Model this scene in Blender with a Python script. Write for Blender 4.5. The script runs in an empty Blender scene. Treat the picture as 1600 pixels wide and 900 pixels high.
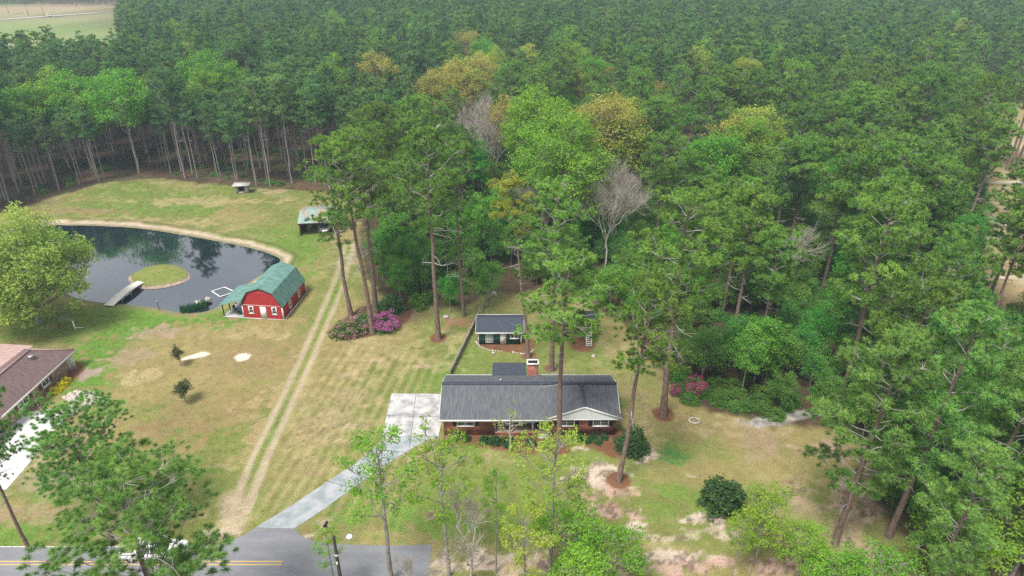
import bpy, math, random
import numpy as np
from mathutils import Matrix, Vector

S = bpy.context.scene
COL = S.collection
R = math.radians
# ------------------------------------------------------------------ camera, world, sun, exposure
FPX, PITCH, CAMH = 1067.0, R(27.5), 50.0
cam = bpy.data.objects.new('camera', bpy.data.cameras.new('camera'))
COL.objects.link(cam)
cam.location = (0, 0, CAMH)
cam.rotation_euler = (R(90) - PITCH, 0, 0)
cam.data.sensor_width = 36
cam.data.lens = 36 * FPX / 1600
cam.data.clip_start = 0.5
cam.data.clip_end = 8000
S.camera = cam

SUN_EL, SUN_AZ = R(62), R(216)          # azimuth measured clockwise from +Y: sun behind the camera, to its left
w = bpy.data.worlds.new('World'); S.world = w; w.use_nodes = True
nt = w.node_tree; nt.nodes.clear()
def nd(nt, t, **k):
    n = nt.nodes.new(t)
    for a, b in k.items(): setattr(n, a, b)
    return n
out = nd(nt, 'ShaderNodeOutputWorld'); bg = nd(nt, 'ShaderNodeBackground')
sky = nd(nt, 'ShaderNodeTexSky', sky_type='NISHITA', sun_disc=False, sun_elevation=SUN_EL, sun_rotation=SUN_AZ,
         air_density=1.0, dust_density=3.0, ozone_density=1.0)
tc = nd(nt, 'ShaderNodeTexCoord'); mp = nd(nt, 'ShaderNodeMapping')
mp.inputs['Scale'].default_value = (1, 1, 2.2)
cn = nd(nt, 'ShaderNodeTexNoise'); cn.inputs['Scale'].default_value = 3.2; cn.inputs['Detail'].default_value = 6; cn.inputs['Roughness'].default_value = .55
cr = nd(nt, 'ShaderNodeValToRGB'); cr.color_ramp.elements[0].position = .36; cr.color_ramp.elements[1].position = .60
cr.color_ramp.elements[0].color = (.55, .55, .55, 1)
mx = nd(nt, 'ShaderNodeMix', data_type='RGBA'); mx.inputs['B'].default_value = (8.2, 8.3, 8.6, 1)
L = nt.links.new
L(tc.outputs['Generated'], mp.inputs['Vector']); L(mp.outputs['Vector'], cn.inputs['Vector']); L(cn.outputs['Fac'], cr.inputs['Fac'])
L(cr.outputs['Color'], mx.inputs['Factor']); L(sky.outputs['Color'], mx.inputs['A']); L(mx.outputs['Result'], bg.inputs['Color'])
bg.inputs['Strength'].default_value = 0.085
L(bg.outputs['Background'], out.inputs['Surface'])

sl = bpy.data.lights.new('sun', 'SUN'); sl.energy = 3.4; sl.angle = R(18); sl.color = (1, .95, .88)
so = bpy.data.objects.new('sun', sl); COL.objects.link(so)
sd = Vector((math.sin(SUN_AZ) * math.cos(SUN_EL), math.cos(SUN_AZ) * math.cos(SUN_EL), math.sin(SUN_EL)))
so.rotation_euler = (-sd).to_track_quat('-Z', 'Y').to_euler(); so.location = (0, 0, 120)

vs = S.view_settings
vs.view_transform = 'Standard'; vs.look = 'None'; vs.gamma = 1; vs.use_curve_mapping = False
vs.exposure = 0.6
cy = S.cycles
cy.max_bounces = 8; cy.diffuse_bounces = 5; cy.glossy_bounces = 2; cy.transmission_bounces = 4; cy.volume_bounces = 0; cy.transparent_max_bounces = 8
cy.use_denoising = False; cy.denoiser = 'OPENIMAGEDENOISE'; cy.denoising_input_passes = 'RGB_ALBEDO_NORMAL'; cy.use_adaptive_sampling = True; cy.adaptive_threshold = .012
cy.caustics_reflective = False; cy.caustics_refractive = False
S.render.film_transparent = False

# ------------------------------------------------------------------ helpers
def P(px, py, z=0.0):
    """photo pixel -> world point on the plane of height z"""
    u = (px - 800) / FPX; v = (450 - py) / FPX
    dy = math.cos(PITCH) + v * math.sin(PITCH); dz = -math.sin(PITCH) + v * math.cos(PITCH)
    t = (z - CAMH) / dz
    return (u * t, dy * t, z)
def P2(px, py, z=0.0): return P(px, py, z)[:2]
def PX(lst, z=0.0): return [P2(a, b, z) for a, b in lst]

class MB:
    """collects shapes, links them as one mesh object"""
    def __init__(s): s.v = []; s.f = []; s.n = 0; s.c = []; s.m = []; s.mi = 0
    def add(s, v, f, col=None):
        v = np.asarray(v, float).reshape(-1, 3); f = np.asarray(f, int)
        s.v.append(v); s.f.append(f + s.n); s.n += len(v); s.m.append(np.full(len(f), s.mi))
        if col is None: col = np.full(len(v), .5)
        elif np.isscalar(col): col = np.full(len(v), col)
        s.c.append(np.asarray(col))
    def poly(s, pts):
        s.add(pts, [list(range(len(pts)))])
    def box(s, x0, x1, y0, y1, z0, z1, M=None):
        v = np.array([[x, y, z] for z in (z0, z1) for y in (y0, y1) for x in (x0, x1)], float)
        if M is not None: v = np.array([M @ Vector(p) for p in v])
        s.add(v, [[0, 2, 3, 1], [4, 5, 7, 6], [0, 1, 5, 4], [2, 6, 7, 3], [0, 4, 6, 2], [1, 3, 7, 5]])
    def prism(s, poly, axis, a, b):
        """extrude a 2-D polygon along an axis: axis 'y' takes (x,z), 'x' takes (y,z), 'z' takes (x,y)"""
        n = len(poly)
        def q(p, t): return {'y': (p[0], t, p[1]), 'x': (t, p[0], p[1]), 'z': (p[0], p[1], t)}[axis]
        v = [q(p, a) for p in poly] + [q(p, b) for p in poly]
        s.add(v, [[i, (i + 1) % n, n + (i + 1) % n, n + i] for i in range(n)])
        s.poly(v[:n][::-1]); s.poly(v[n:])
    def tube(s, pts, rad, k=6, col=None):
        pts = np.asarray(pts, float); n = len(pts); rad = np.broadcast_to(np.asarray(rad, float), (n,))
        t = np.gradient(pts, axis=0); t /= np.linalg.norm(t, axis=1)[:, None] + 1e-9
        ref = np.where(np.abs(t[:, 2:3]) > .9, np.array([[1., 0, 0]]), np.array([[0, 0, 1.]]))
        a = np.cross(t, ref); a /= np.linalg.norm(a, axis=1)[:, None] + 1e-9
        for i in range(1, n):
            if np.dot(a[i], a[i - 1]) < .5:
                q = a[i - 1] - t[i] * np.dot(a[i - 1], t[i]); a[i] = q / (np.linalg.norm(q) + 1e-9)
        b = np.cross(t, a)
        th = np.arange(k) * 2 * math.pi / k
        v = pts[:, None] + rad[:, None, None] * (np.cos(th)[None, :, None] * a[:, None] + np.sin(th)[None, :, None] * b[:, None])
        i = np.arange(n - 1)[:, None] * k; j = np.arange(k)[None]; j2 = (j + 1) % k
        s.add(v, np.stack([i + j, i + j2, i + k + j2, i + k + j], -1).reshape(-1, 4), col)
        s.add(v[-1], [list(range(k))], col); s.add(v[0], [list(range(k))[::-1]], col)
    def bar(s, a, b, w, h):
        """rectangular bar from a to b"""
        a = Vector(a); b = Vector(b); d = b - a; L_ = d.length
        M = Matrix.Translation(a) @ d.to_track_quat('Y', 'Z').to_matrix().to_4x4()
        s.box(-w / 2, w / 2, 0, L_, -h / 2, h / 2, M)
    def lathe(s, prof, k=16, o=(0, 0, 0)):
        prof = np.asarray(prof, float); th = np.arange(k) * 2 * math.pi / k; n = len(prof)
        v = np.stack([prof[:, None, 0] * np.cos(th), prof[:, None, 0] * np.sin(th), np.repeat(prof[:, 1:2], k, 1)], -1) + np.array(o)
        i = np.arange(n - 1)[:, None] * k; j = np.arange(k)[None]; j2 = (j + 1) % k
        s.add(v, np.stack([i + j, i + j2, i + k + j2, i + k + j], -1).reshape(-1, 4))
    def mesh(s, name, mats, smooth=False):
        me = bpy.data.meshes.new(name)
        v = np.concatenate(s.v); me.vertices.add(len(v)); me.vertices.foreach_set('co', v.astype(np.float32).ravel())
        lens = np.concatenate([np.full(len(f), f.shape[1]) for f in s.f]); idx = np.concatenate([f.ravel() for f in s.f])
        me.loops.add(len(idx)); me.loops.foreach_set('vertex_index', idx.astype(np.int32))
        me.polygons.add(len(lens)); me.polygons.foreach_set('loop_start', (np.cumsum(lens) - lens).astype(np.int32))
        me.polygons.foreach_set('loop_total', lens.astype(np.int32))
        me.polygons.foreach_set('material_index', np.concatenate(s.m).astype(np.int32))
        if smooth: me.polygons.foreach_set('use_smooth', np.ones(len(lens), bool))
        c = np.concatenate(s.c)
        if np.ptp(c) > 0:
            at = me.attributes.new('tint', 'FLOAT', 'POINT'); at.data.foreach_set('value', c.astype(np.float32))
        for m in (mats if isinstance(mats, (list, tuple)) else [mats]): me.materials.append(m)
        me.update(calc_edges=True); me.validate()
        return me
    def build(s, name, mat, parent=None, smooth=False):
        return obj(name, s.mesh(name, mat, smooth), parent)

def obj(name, me, parent=None):
    o = bpy.data.objects.new(name, me); COL.objects.link(o)
    if parent is not None: o.parent = parent
    return o
def tag(o, label=None, cat=None, group=None, kind=None):
    if label: o['label'] = label
    if cat: o['category'] = cat
    if group: o['group'] = group
    if kind: o['kind'] = kind
    return o
def thing(name, loc, rz, label, cat, group=None):
    o = bpy.data.objects.new(name, None); COL.objects.link(o)
    o.location = (loc[0], loc[1], loc[2] if len(loc) > 2 else 0); o.rotation_euler = (0, 0, rz); o.empty_display_size = .3
    return tag(o, label, cat, group)
def dup(root, loc, rz=0, sc=None, label=None, group=None):
    r = root.copy(); COL.objects.link(r); r.location = (loc[0], loc[1], loc[2] if len(loc) > 2 else 0); r.rotation_euler = (0, 0, rz)
    if sc is not None: r.scale = sc if isinstance(sc, (tuple, list)) else (sc,) * 3
    if label: r['label'] = label
    if group: r['group'] = group
    for ch in list(root.children):
        c = ch.copy(); COL.objects.link(c); c.parent = r
        for g in ch.children:
            e = g.copy(); COL.objects.link(e); e.parent = c
    return r

# ------------------------------------------------------------------ noise
def _hash(ix, iy, s):
    h = (ix.astype(np.int64) * 374761393 + iy.astype(np.int64) * 668265263 + s * 974634777) & 0x7fffffff
    h = ((h ^ (h >> 13)) * 1274126177) & 0x7fffffff
    return ((h ^ (h >> 16)) & 0xffff) / 65535.0
def vnoise(x, y, s=0):
    ix = np.floor(x); iy = np.floor(y); fx = x - ix; fy = y - iy
    fx = fx * fx * (3 - 2 * fx); fy = fy * fy * (3 - 2 * fy)
    a = _hash(ix, iy, s); b = _hash(ix + 1, iy, s); c = _hash(ix, iy + 1, s); d = _hash(ix + 1, iy + 1, s)
    return a + (b - a) * fx + (c - a) * fy + (a - b - c + d) * fx * fy
def fbm(x, y, sc, oc=4, s=0):
    t = 0; a = .5; q = 0
    x = np.asarray(x, float) / sc; y = np.asarray(y, float) / sc
    for i in range(oc):
        t = t + a * vnoise(x, y, s + i * 17); q += a; a *= .5; x = x * 2.03 + 3.7; y = y * 2.03 + 1.3
    return t / q
def inside(x, y, poly):
    x = np.asarray(x, float); y = np.asarray(y, float); r = np.zeros(x.shape, bool); n = len(poly)
    for i in range(n):
        x0, y0 = poly[i]; x1, y1 = poly[(i + 1) % n]
        if y0 == y1: continue
        c = ((y0 > y) != (y1 > y)) & (x < (x1 - x0) * (y - y0) / (y1 - y0) + x0)
        r ^= c
    return r
def dline(x, y, pts, closed=False):
    d = np.full(np.shape(x), 1e9); n = len(pts)
    for i in range(n if closed else n - 1):
        x0, y0 = pts[i]; x1, y1 = pts[(i + 1) % n]
        ex, ey = x1 - x0, y1 - y0; l2 = ex * ex + ey * ey + 1e-9
        t = np.clip(((x - x0) * ex + (y - y0) * ey) / l2, 0, 1)
        d = np.minimum(d, np.hypot(x - x0 - t * ex, y - y0 - t * ey))
    return d
def sdf(x, y, poly):          # positive inside
    d = dline(x, y, poly, True)
    return np.where(inside(x, y, poly), d, -d)
def sstep(a, b, x):
    t = np.clip((x - a) / (b - a), 0, 1); return t * t * (3 - 2 * t)
def smooth_closed(pts, n=6):
    """Catmull-Rom through a closed ring"""
    o = []; N = len(pts); q = [np.array(p, float) for p in pts]
    for i in range(N):
        p0, p1, p2, p3 = q[i - 1], q[i], q[(i + 1) % N], q[(i + 2) % N]
        for k in range(n):
            t = k / n
            o.append(tuple(.5 * (2 * p1 + (p2 - p0) * t + (2 * p0 - 5 * p1 + 4 * p2 - p3) * t * t + (3 * p1 - p0 - 3 * p2 + p3) * t ** 3)))
    return o

# ------------------------------------------------------------------ materials
def mat(name, base, rough=.8, spec=.3, metal=0, var=None, bump=None, coord='Object'):
    """var = (colour2, scale, detail) mixes a second colour by noise; bump = (scale, strength)"""
    m = bpy.data.materials.new(name); m.use_nodes = True; n = m.node_tree; b = n.nodes['Principled BSDF']
    b.inputs['Base Color'].default_value = (*base, 1); b.inputs['Roughness'].default_value = rough
    b.inputs['Specular IOR Level'].default_value = spec; b.inputs['Metallic'].default_value = metal
    t = nd(n, 'ShaderNodeTexCoord')
    if var:
        x = nd(n, 'ShaderNodeTexNoise'); x.inputs['Scale'].default_value = var[1]; x.inputs['Detail'].default_value = var[2] if len(var) > 2 else 4
        r = nd(n, 'ShaderNodeValToRGB'); r.color_ramp.elements[0].position = .38; r.color_ramp.elements[1].position = .64
        r.color_ramp.elements[0].color = (*base, 1); r.color_ramp.elements[1].color = (*var[0], 1)
        mm = nd(n, 'ShaderNodeMapping')
        if len(var) > 3: mm.inputs['Scale'].default_value = var[3]
        n.links.new(t.outputs[coord], mm.inputs['Vector']); n.links.new(mm.outputs['Vector'], x.inputs['Vector'])
        n.links.new(x.outputs['Fac'], r.inputs['Fac']); n.links.new(r.outputs['Color'], b.inputs['Base Color'])
    if bump:
        x = nd(n, 'ShaderNodeTexNoise'); x.inputs['Scale'].default_value = bump[0]; x.inputs['Detail'].default_value = 5
        bp = nd(n, 'ShaderNodeBump'); bp.inputs['Strength'].default_value = bump[1]; bp.inputs['Distance'].default_value = .05
        n.links.new(t.outputs[coord], x.inputs['Vector']); n.links.new(x.outputs['Fac'], bp.inputs['Height']); n.links.new(bp.outputs['Normal'], b.inputs['Normal'])
    return m

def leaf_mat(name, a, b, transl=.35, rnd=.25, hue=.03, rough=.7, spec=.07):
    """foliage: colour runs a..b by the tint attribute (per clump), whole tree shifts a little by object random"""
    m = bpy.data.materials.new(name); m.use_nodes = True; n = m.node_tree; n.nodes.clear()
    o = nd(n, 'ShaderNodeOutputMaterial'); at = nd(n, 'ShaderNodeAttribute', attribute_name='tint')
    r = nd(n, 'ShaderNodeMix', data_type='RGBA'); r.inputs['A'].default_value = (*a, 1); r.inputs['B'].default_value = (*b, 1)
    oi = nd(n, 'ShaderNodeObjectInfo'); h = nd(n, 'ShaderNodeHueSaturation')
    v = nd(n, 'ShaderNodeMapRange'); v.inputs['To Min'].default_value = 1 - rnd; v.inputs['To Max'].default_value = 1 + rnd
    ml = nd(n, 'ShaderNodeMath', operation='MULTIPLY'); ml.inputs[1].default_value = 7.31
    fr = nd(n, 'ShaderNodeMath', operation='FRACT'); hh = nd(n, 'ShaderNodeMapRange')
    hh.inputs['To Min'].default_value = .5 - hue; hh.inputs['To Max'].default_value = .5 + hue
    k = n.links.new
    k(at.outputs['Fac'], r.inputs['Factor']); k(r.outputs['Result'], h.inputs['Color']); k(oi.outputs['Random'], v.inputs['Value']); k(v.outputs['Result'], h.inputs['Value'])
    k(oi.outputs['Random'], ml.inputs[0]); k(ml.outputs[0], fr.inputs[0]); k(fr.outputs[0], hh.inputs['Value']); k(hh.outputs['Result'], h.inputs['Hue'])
    d = nd(n, 'ShaderNodeBsdfPrincipled'); d.inputs['Roughness'].default_value = rough; d.inputs['Specular IOR Level'].default_value = spec
    tr = nd(n, 'ShaderNodeBsdfTranslucent'); ms = nd(n, 'ShaderNodeMixShader'); ms.inputs['Fac'].default_value = transl
    k(h.outputs['Color'], d.inputs['Base Color']); k(h.outputs['Color'], tr.inputs['Color'])
    k(d.outputs[0], ms.inputs[1]); k(tr.outputs[0], ms.inputs[2]); k(ms.outputs[0], o.inputs['Surface'])
    return m

def brick_mat(name, c1, c2, mortar, scale=1.0, axis='xz'):
    m = mat(name, c1, .85, .2); n = m.node_tree; b = n.nodes['Principled BSDF']
    t = nd(n, 'ShaderNodeTexCoord'); sp = nd(n, 'ShaderNodeSeparateXYZ'); ad = nd(n, 'ShaderNodeMath', operation='ADD'); cb = nd(n, 'ShaderNodeCombineXYZ')
    k = n.links.new
    k(t.outputs['Object'], sp.inputs[0]); k(sp.outputs['X'], ad.inputs[0]); k(sp.outputs['Y'], ad.inputs[1]); k(ad.outputs[0], cb.inputs['X']); k(sp.outputs['Z'], cb.inputs['Y'])
    bt = nd(n, 'ShaderNodeTexBrick'); bt.inputs['Scale'].default_value = scale
    bt.inputs['Brick Width'].default_value = .24; bt.inputs['Row Height'].default_value = .08; bt.inputs['Mortar Size'].default_value = .007
    bt.inputs['Color1'].default_value = (*c1, 1); bt.inputs['Color2'].default_value = (*c2, 1); bt.inputs['Mortar'].default_value = (*mortar, 1)
    nz = nd(n, 'ShaderNodeTexNoise'); nz.inputs['Scale'].default_value = 1.3; nz.inputs['Detail'].default_value = 6
    mr = nd(n, 'ShaderNodeMapRange'); mr.inputs['From Min'].default_value = .3; mr.inputs['From Max'].default_value = .7; mr.inputs['To Min'].default_value = .6; mr.inputs['To Max'].default_value = 1.35
    mu = nd(n, 'ShaderNodeMix', data_type='RGBA', blend_type='MULTIPLY'); mu.inputs['Factor'].default_value = 1
    k(cb.outputs[0], bt.inputs['Vector']); k(t.outputs['Object'], nz.inputs['Vector']); k(nz.outputs['Fac'], mr.inputs['Value'])
    k(bt.outputs['Color'], mu.inputs['A']); k(mr.outputs['Result'], mu.inputs['B']); k(mu.outputs['Result'], b.inputs['Base Color'])
    return m

M = {}
M['white'] = mat('white_paint', (.78, .78, .76), .5, .4, var=((.66, .66, .64), 3))
M['offwhite'] = mat('white_siding', (.74, .77, .79), .6, .3, var=((.68, .71, .73), 4))
M['brick'] = brick_mat('red_brick', (.22, .055, .035), (.33, .11, .07), (.30, .22, .18))
M['tanbrick'] = brick_mat('tan_brick', (.36, .24, .18), (.42, .30, .23), (.42, .36, .31))
M['shingle'] = mat('grey_shingle', (.085, .092, .105), .9, .2, var=((.135, .142, .155), 1.1, 9, (9, .9, .9)), bump=(22, .5))
M['shingle_dark'] = mat('slate_blue_shingle', (.045, .055, .075), .9, .2, var=((.07, .08, .105), 2, 8, (5, 1, 1)), bump=(22, .5))
M['shingle_brown'] = mat('brown_shingle', (.125, .085, .08), .9, .2, var=((.185, .13, .125), 1.5, 8, (1, 6, 1)), bump=(20, .5))
M['glass'] = mat('window_glass', (.025, .03, .035), .06, .6)
M['black'] = mat('black_paint', (.018, .018, .02), .5, .4)
M['dark'] = mat('dark_void', (.02, .018, .017), .9, .1)
M['green_metal'] = mat('green_metal_roof', (.085, .20, .17), .5, .4, var=((.16, .28, .245), .9, 8, (1, 3, 1)))
M['red'] = mat('barn_red_siding', (.36, .024, .028), .6, .2, var=((.43, .05, .05), 2, 6, (6, 6, .5)))
M['concrete'] = mat('concrete', (.50, .49, .47), .85, .2, var=((.33, .33, .33), .35, 10), bump=(9, .25))
M['concrete_old'] = mat('stained_concrete', (.36, .37, .385), .85, .2, var=((.22, .26, .275), .8, 12), bump=(9, .3))
M['asphalt'] = mat('asphalt', (.185, .19, .205), .85, .25, var=((.225, .23, .245), .4, 10, (1, 2.5, 1)), bump=(25, .3))
M['yellow'] = mat('yellow_road_paint', (.62, .40, .10), .7, .3, var=((.5, .36, .16), 4))
M['line_white'] = mat('white_road_paint', (.66, .66, .64), .7, .3, var=((.4, .4, .4), 3))
M['wood_grey'] = mat('weathered_wood', (.25, .215, .175), .9, .15, var=((.36, .325, .28), 2, 6, (8, 1, 8)), bump=(18, .4))
M['wood_brown'] = mat('brown_wood', (.16, .09, .06), .9, .15, var=((.24, .15, .11), 2, 6), bump=(18, .4))
M['deck'] = mat('bleached_boards', (.84, .80, .72), .8, .2, var=((.72, .68, .60), 2.5, 6, (1, 9, 1)))
M['shed_green'] = mat('dark_green_siding', (.018, .075, .06), .6, .3, var=((.028, .10, .08), 2, 5, (7, 7, .5)))
M['pink_metal'] = mat('pinkish_metal_roof', (.34, .225, .205), .6, .4, var=((.45, .31, .29), 1, 6, (1, 5, 1)))
M['grey_metal'] = mat('galvanised_metal', (.42, .43, .44), .4, .5, .6)
M['car_white'] = mat('white_car_paint', (.80, .81, .82), .25, .5, var=((.76, .77, .78), 2))
M['tyre'] = mat('rubber', (.02, .02, .021), .8, .2)
M['rim'] = mat('wheel_rim', (.45, .46, .47), .35, .5, .7)
M['red_lamp'] = mat('red_lamp', (.35, .02, .02), .3, .5)
M['lamp_clear'] = mat('clear_lamp', (.75, .76, .78), .15, .6)
M['stone'] = mat('pale_stone', (.52, .47, .42), .85, .2, var=((.36, .31, .27), 1.7, 5), bump=(8, .4))
M['bark_pine'] = mat('pine_bark', (.15, .105, .085), .95, .1, var=((.26, .19, .16), 3, 7, (3, 3, .7)), bump=(7, 1))
M['bark_grey'] = mat('grey_bark', (.22, .195, .17), .95, .1, var=((.36, .34, .31), 3, 6), bump=(9, .6))
M['limb_pale'] = mat('pale_limb', (.30, .27, .25), .95, .1, var=((.46, .43, .40), 2, 6))
M['twig_pale'] = mat('pale_twigs', (.38, .34, .29), .95, .05, var=((.50, .46, .40), 2, 4))
M['core'] = mat('wood_litter', (.05, .04, .03), .95, .1)
LF = {
 'pine': leaf_mat('pine_needles', (.066, .160, .030), (.245, .425, .072), .2, .18, .014),
 'pine_light': leaf_mat('pine_needles_light', (.085, .205, .045), (.27, .47, .10), .26, .12, .012),
 'pine_far': leaf_mat('pine_needles_hazed', (.055, .146, .046), (.185, .345, .092), .22, .25, .018),  # bluer than the near needles: distance haze mixed into the colour
 'pine_gold': leaf_mat('pine_needles_golden', (.22, .28, .04), (.44, .46, .07), .3, .1, .01),
 'lime': leaf_mat('lime_leaves', (.13, .32, .03), (.29, .52, .07), .45, .14, .02),
 'spring': leaf_mat('spring_leaves', (.165, .37, .03), (.36, .58, .075), .45, .12, .015),
 'green': leaf_mat('fresh_green_leaves', (.08, .29, .035), (.20, .46, .07), .45, .18, .02),
 'maple': leaf_mat('maple_leaves', (.18, .34, .05), (.50, .60, .14), .45, .1, .01),
 'yellow': leaf_mat('yellow_green_leaves', (.25, .37, .04), (.45, .53, .10), .45, .14, .02),
 'ochre': leaf_mat('ochre_leaves', (.30, .31, .06), (.50, .455, .12), .42, .12, .012),
 'dark': leaf_mat('dark_green_leaves', (.028, .085, .025), (.075, .18, .05), .28, .2, .02, .45, .22),
 'bush': leaf_mat('undergrowth_leaves', (.07, .19, .032), (.19, .38, .075), .40, .25, .025),
 'magenta': leaf_mat('magenta_petals', (.52, .05, .38), (.78, .22, .66), .35, .1, .01),
 'pinkish': leaf_mat('pink_petals', (.45, .16, .26), (.66, .36, .44), .35, .1, .01),
 'crimson': leaf_mat('crimson_petals', (.52, .04, .22), (.72, .13, .38), .35, .1, .01),
 'gold': leaf_mat('golden_leaves', (.55, .52, .012), (.84, .77, .04), .35, .1, .01),
 'olive': leaf_mat('olive_leaves', (.045, .07, .025), (.10, .125, .05), .3, .1, .02),
 'reed': leaf_mat('reed_blades', (.02, .11, .03), (.05, .20, .06), .3, .1, .01),
}

# ------------------------------------------------------------------ ground plan (world metres, derived from the photograph)
TREELINE = PX([(0, 335), (60, 315), (150, 288), (250, 278), (350, 290), (450, 298), (500, 300)])
LAWN = [(-150, 36), (-150, 110), (-104, 121)] + TREELINE + [(-33, 140), (-29.5, 128), (-27.5, 112), (-24.5, 101), (-21, 95), (-15, 90.5), (-7, 89.5), (-4, 93.5),
        (4, 95), (11, 92), (15.5, 86), (18.5, 79), (19.5, 72), (23.5, 65.2), (30, 62), (36, 62.5), (39, 58), (35.5, 50), (37, 45), (33, 36)]
POND = smooth_closed(PX([(70, 352), (110, 350), (160, 351), (230, 356), (320, 371), (395, 386), (428, 397), (438, 405), (425, 418), (400, 432), (372, 452), (345, 474), (318, 485), (280, 486), (235, 478), (190, 473), (140, 468), (100, 455), (60, 420), (45, 385)]))
ISLAND = smooth_closed(PX([(200, 433), (212, 424), (235, 415), (262, 412), (285, 417), (297, 428), (290, 437), (270, 444), (240, 449), (212, 447)]))
FIELD = [(-112, 226), (-150, 270), (-205, 390), (-290, 560), (-900, 640), (-900, 222)]
CLEAR = [(69, 87), (95, 130), (119, 170), (147, 222), (215, 232), (230, 87)]
def pxl(lst): return [P2(*p) for p in lst]

def axis(lo, hi, step, far_lo, far_hi):
    a = list(np.arange(lo, hi + 1e-6, step)); s = step; v = hi
    while v < far_hi: s *= 1.22; v += s; a.append(v)
    s = step; v = lo
    while v > far_lo: s *= 1.22; v -= s; a.insert(0, v)
    return np.array(a)
gx = axis(-106, 62, .27, -5000, 5000); gy = axis(33, 158, .27, -1500, 7000)
GX, GY = np.meshgrid(gx, gy)
X = GX.ravel(); Y = GY.ravel()

def mixc(C, col, wgt):
    return C + (np.array(col)[None] - C) * np.clip(wgt, 0, 1)[:, None]
n_big = fbm(X, Y, 26, 4, 1); n_mid = fbm(X, Y, 8, 4, 2); n_small = fbm(X, Y, 2.2, 4, 3); n_fine = fbm(X, Y, .9, 4, 4)
wob = (n_mid - .5) * 2.2 + (n_small - .5) * 1.6 + (n_fine - .5) * .8
TAN = (.255, .215, .092); STRAW = (.34, .275, .145); GRN = (.155, .20, .05); LUSH = (.115, .215, .035); SAND = (.47, .385, .305); PINKSAND = (.40, .275, .215)
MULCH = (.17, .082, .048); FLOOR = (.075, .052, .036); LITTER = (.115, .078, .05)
# forest floor
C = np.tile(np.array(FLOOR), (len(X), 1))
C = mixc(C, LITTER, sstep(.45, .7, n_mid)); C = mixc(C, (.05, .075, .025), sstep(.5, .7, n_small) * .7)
# lawn
lw = sstep(-.8, .8, sdf(X, Y, LAWN) + wob)
G = np.tile(np.array(TAN), (len(X), 1))
G = mixc(G, GRN, sstep(.42, .62, n_big * .5 + n_mid * .5) * .75)
G = mixc(G, STRAW, sstep(.52, .68, n_small) * .6)
def patch(G, px, py, rx, ry, col, s=1.0, ang=0, edge=.5):
    """elliptical patch centred under a photo pixel, radii in metres, ragged edge"""
    cx, cy_ = P2(px, py); dx = X - cx; dy = Y - cy_; c, sn = math.cos(R(ang)), math.sin(R(ang))
    u = (dx * c + dy * sn) / rx; v = (-dx * sn + dy * c) / ry
    q = 1 - np.hypot(u, v) + (n_mid - .5) * 1.1 + (n_small - .5) * 1.5 + (n_fine - .5) * 2.0
    return mixc(G, col, sstep(.05, edge * .8, q) * s)
for a in [(250, 300, 26, 5, LUSH, .35), (230, 325, 24, 5, LUSH, .5), (420, 330, 9, 6, GRN, .5), (455, 370, 5, 9, LUSH, .55), (470, 400, 5, 12, LUSH, .6), (200, 500, 16, 5, LUSH, .9), (250, 505, 10, 4, LUSH, .8),
          (120, 500, 7, 4, GRN, .8), (330, 500, 5, 3, LUSH, .8), (160, 560, 5, 5, LUSH, .85), (130, 600, 5, 3, LUSH, .9), (180, 540, 6, 4, LUSH, .7), (170, 640, 4, 2, LUSH, .7), (500, 480, 3.5, 8, GRN, .7), (350, 490, 6, 3, LUSH, .6),
          (470, 440, 2.5, 8, LUSH, .5), (680, 590, 4, 3, LUSH, .6), (640, 640, 3, 1.5, LUSH, .5), (720, 560, 3, 4, LUSH, .5), (610, 780, 9, 3.5, GRN, .8), (640, 740, 5, 3, GRN, .6), (760, 760, 7, 4, GRN, .8), (560, 800, 4, 2, LUSH, .6),
          (700, 820, 6, 2, LUSH, .7), (1050, 712, 2.3, 1.6, (.05, .17, .045), .9), (1060, 770, 4.5, 3.5, LUSH, .65), (1100, 700, 5, 3, GRN, .6), (900, 720, 4, 1.2, GRN, .8), (930, 835, 4, 1, (.06, .16, .04), .8), (1020, 790, 4, 1.5, GRN, .7),
          (800, 500, 3, 8, GRN, .5), (795, 575, 5, 2, GRN, .6), (900, 570, 5, 3, GRN, .4), (960, 500, 3, 6, TAN, .6), (30, 830, 6, 2, LUSH, .8), (60, 770, 4, 3, LUSH, .7), (60, 520, 7, 3, GRN, .8), (330, 735, 1, .6, LUSH, .9), (300, 620, 2, 1.2, GRN, .7)]:
    G = patch(G, *a[:6])if len(a) == 5 else patch(G, a[0], a[1], a[2], a[3], a[4], a[5])
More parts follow.
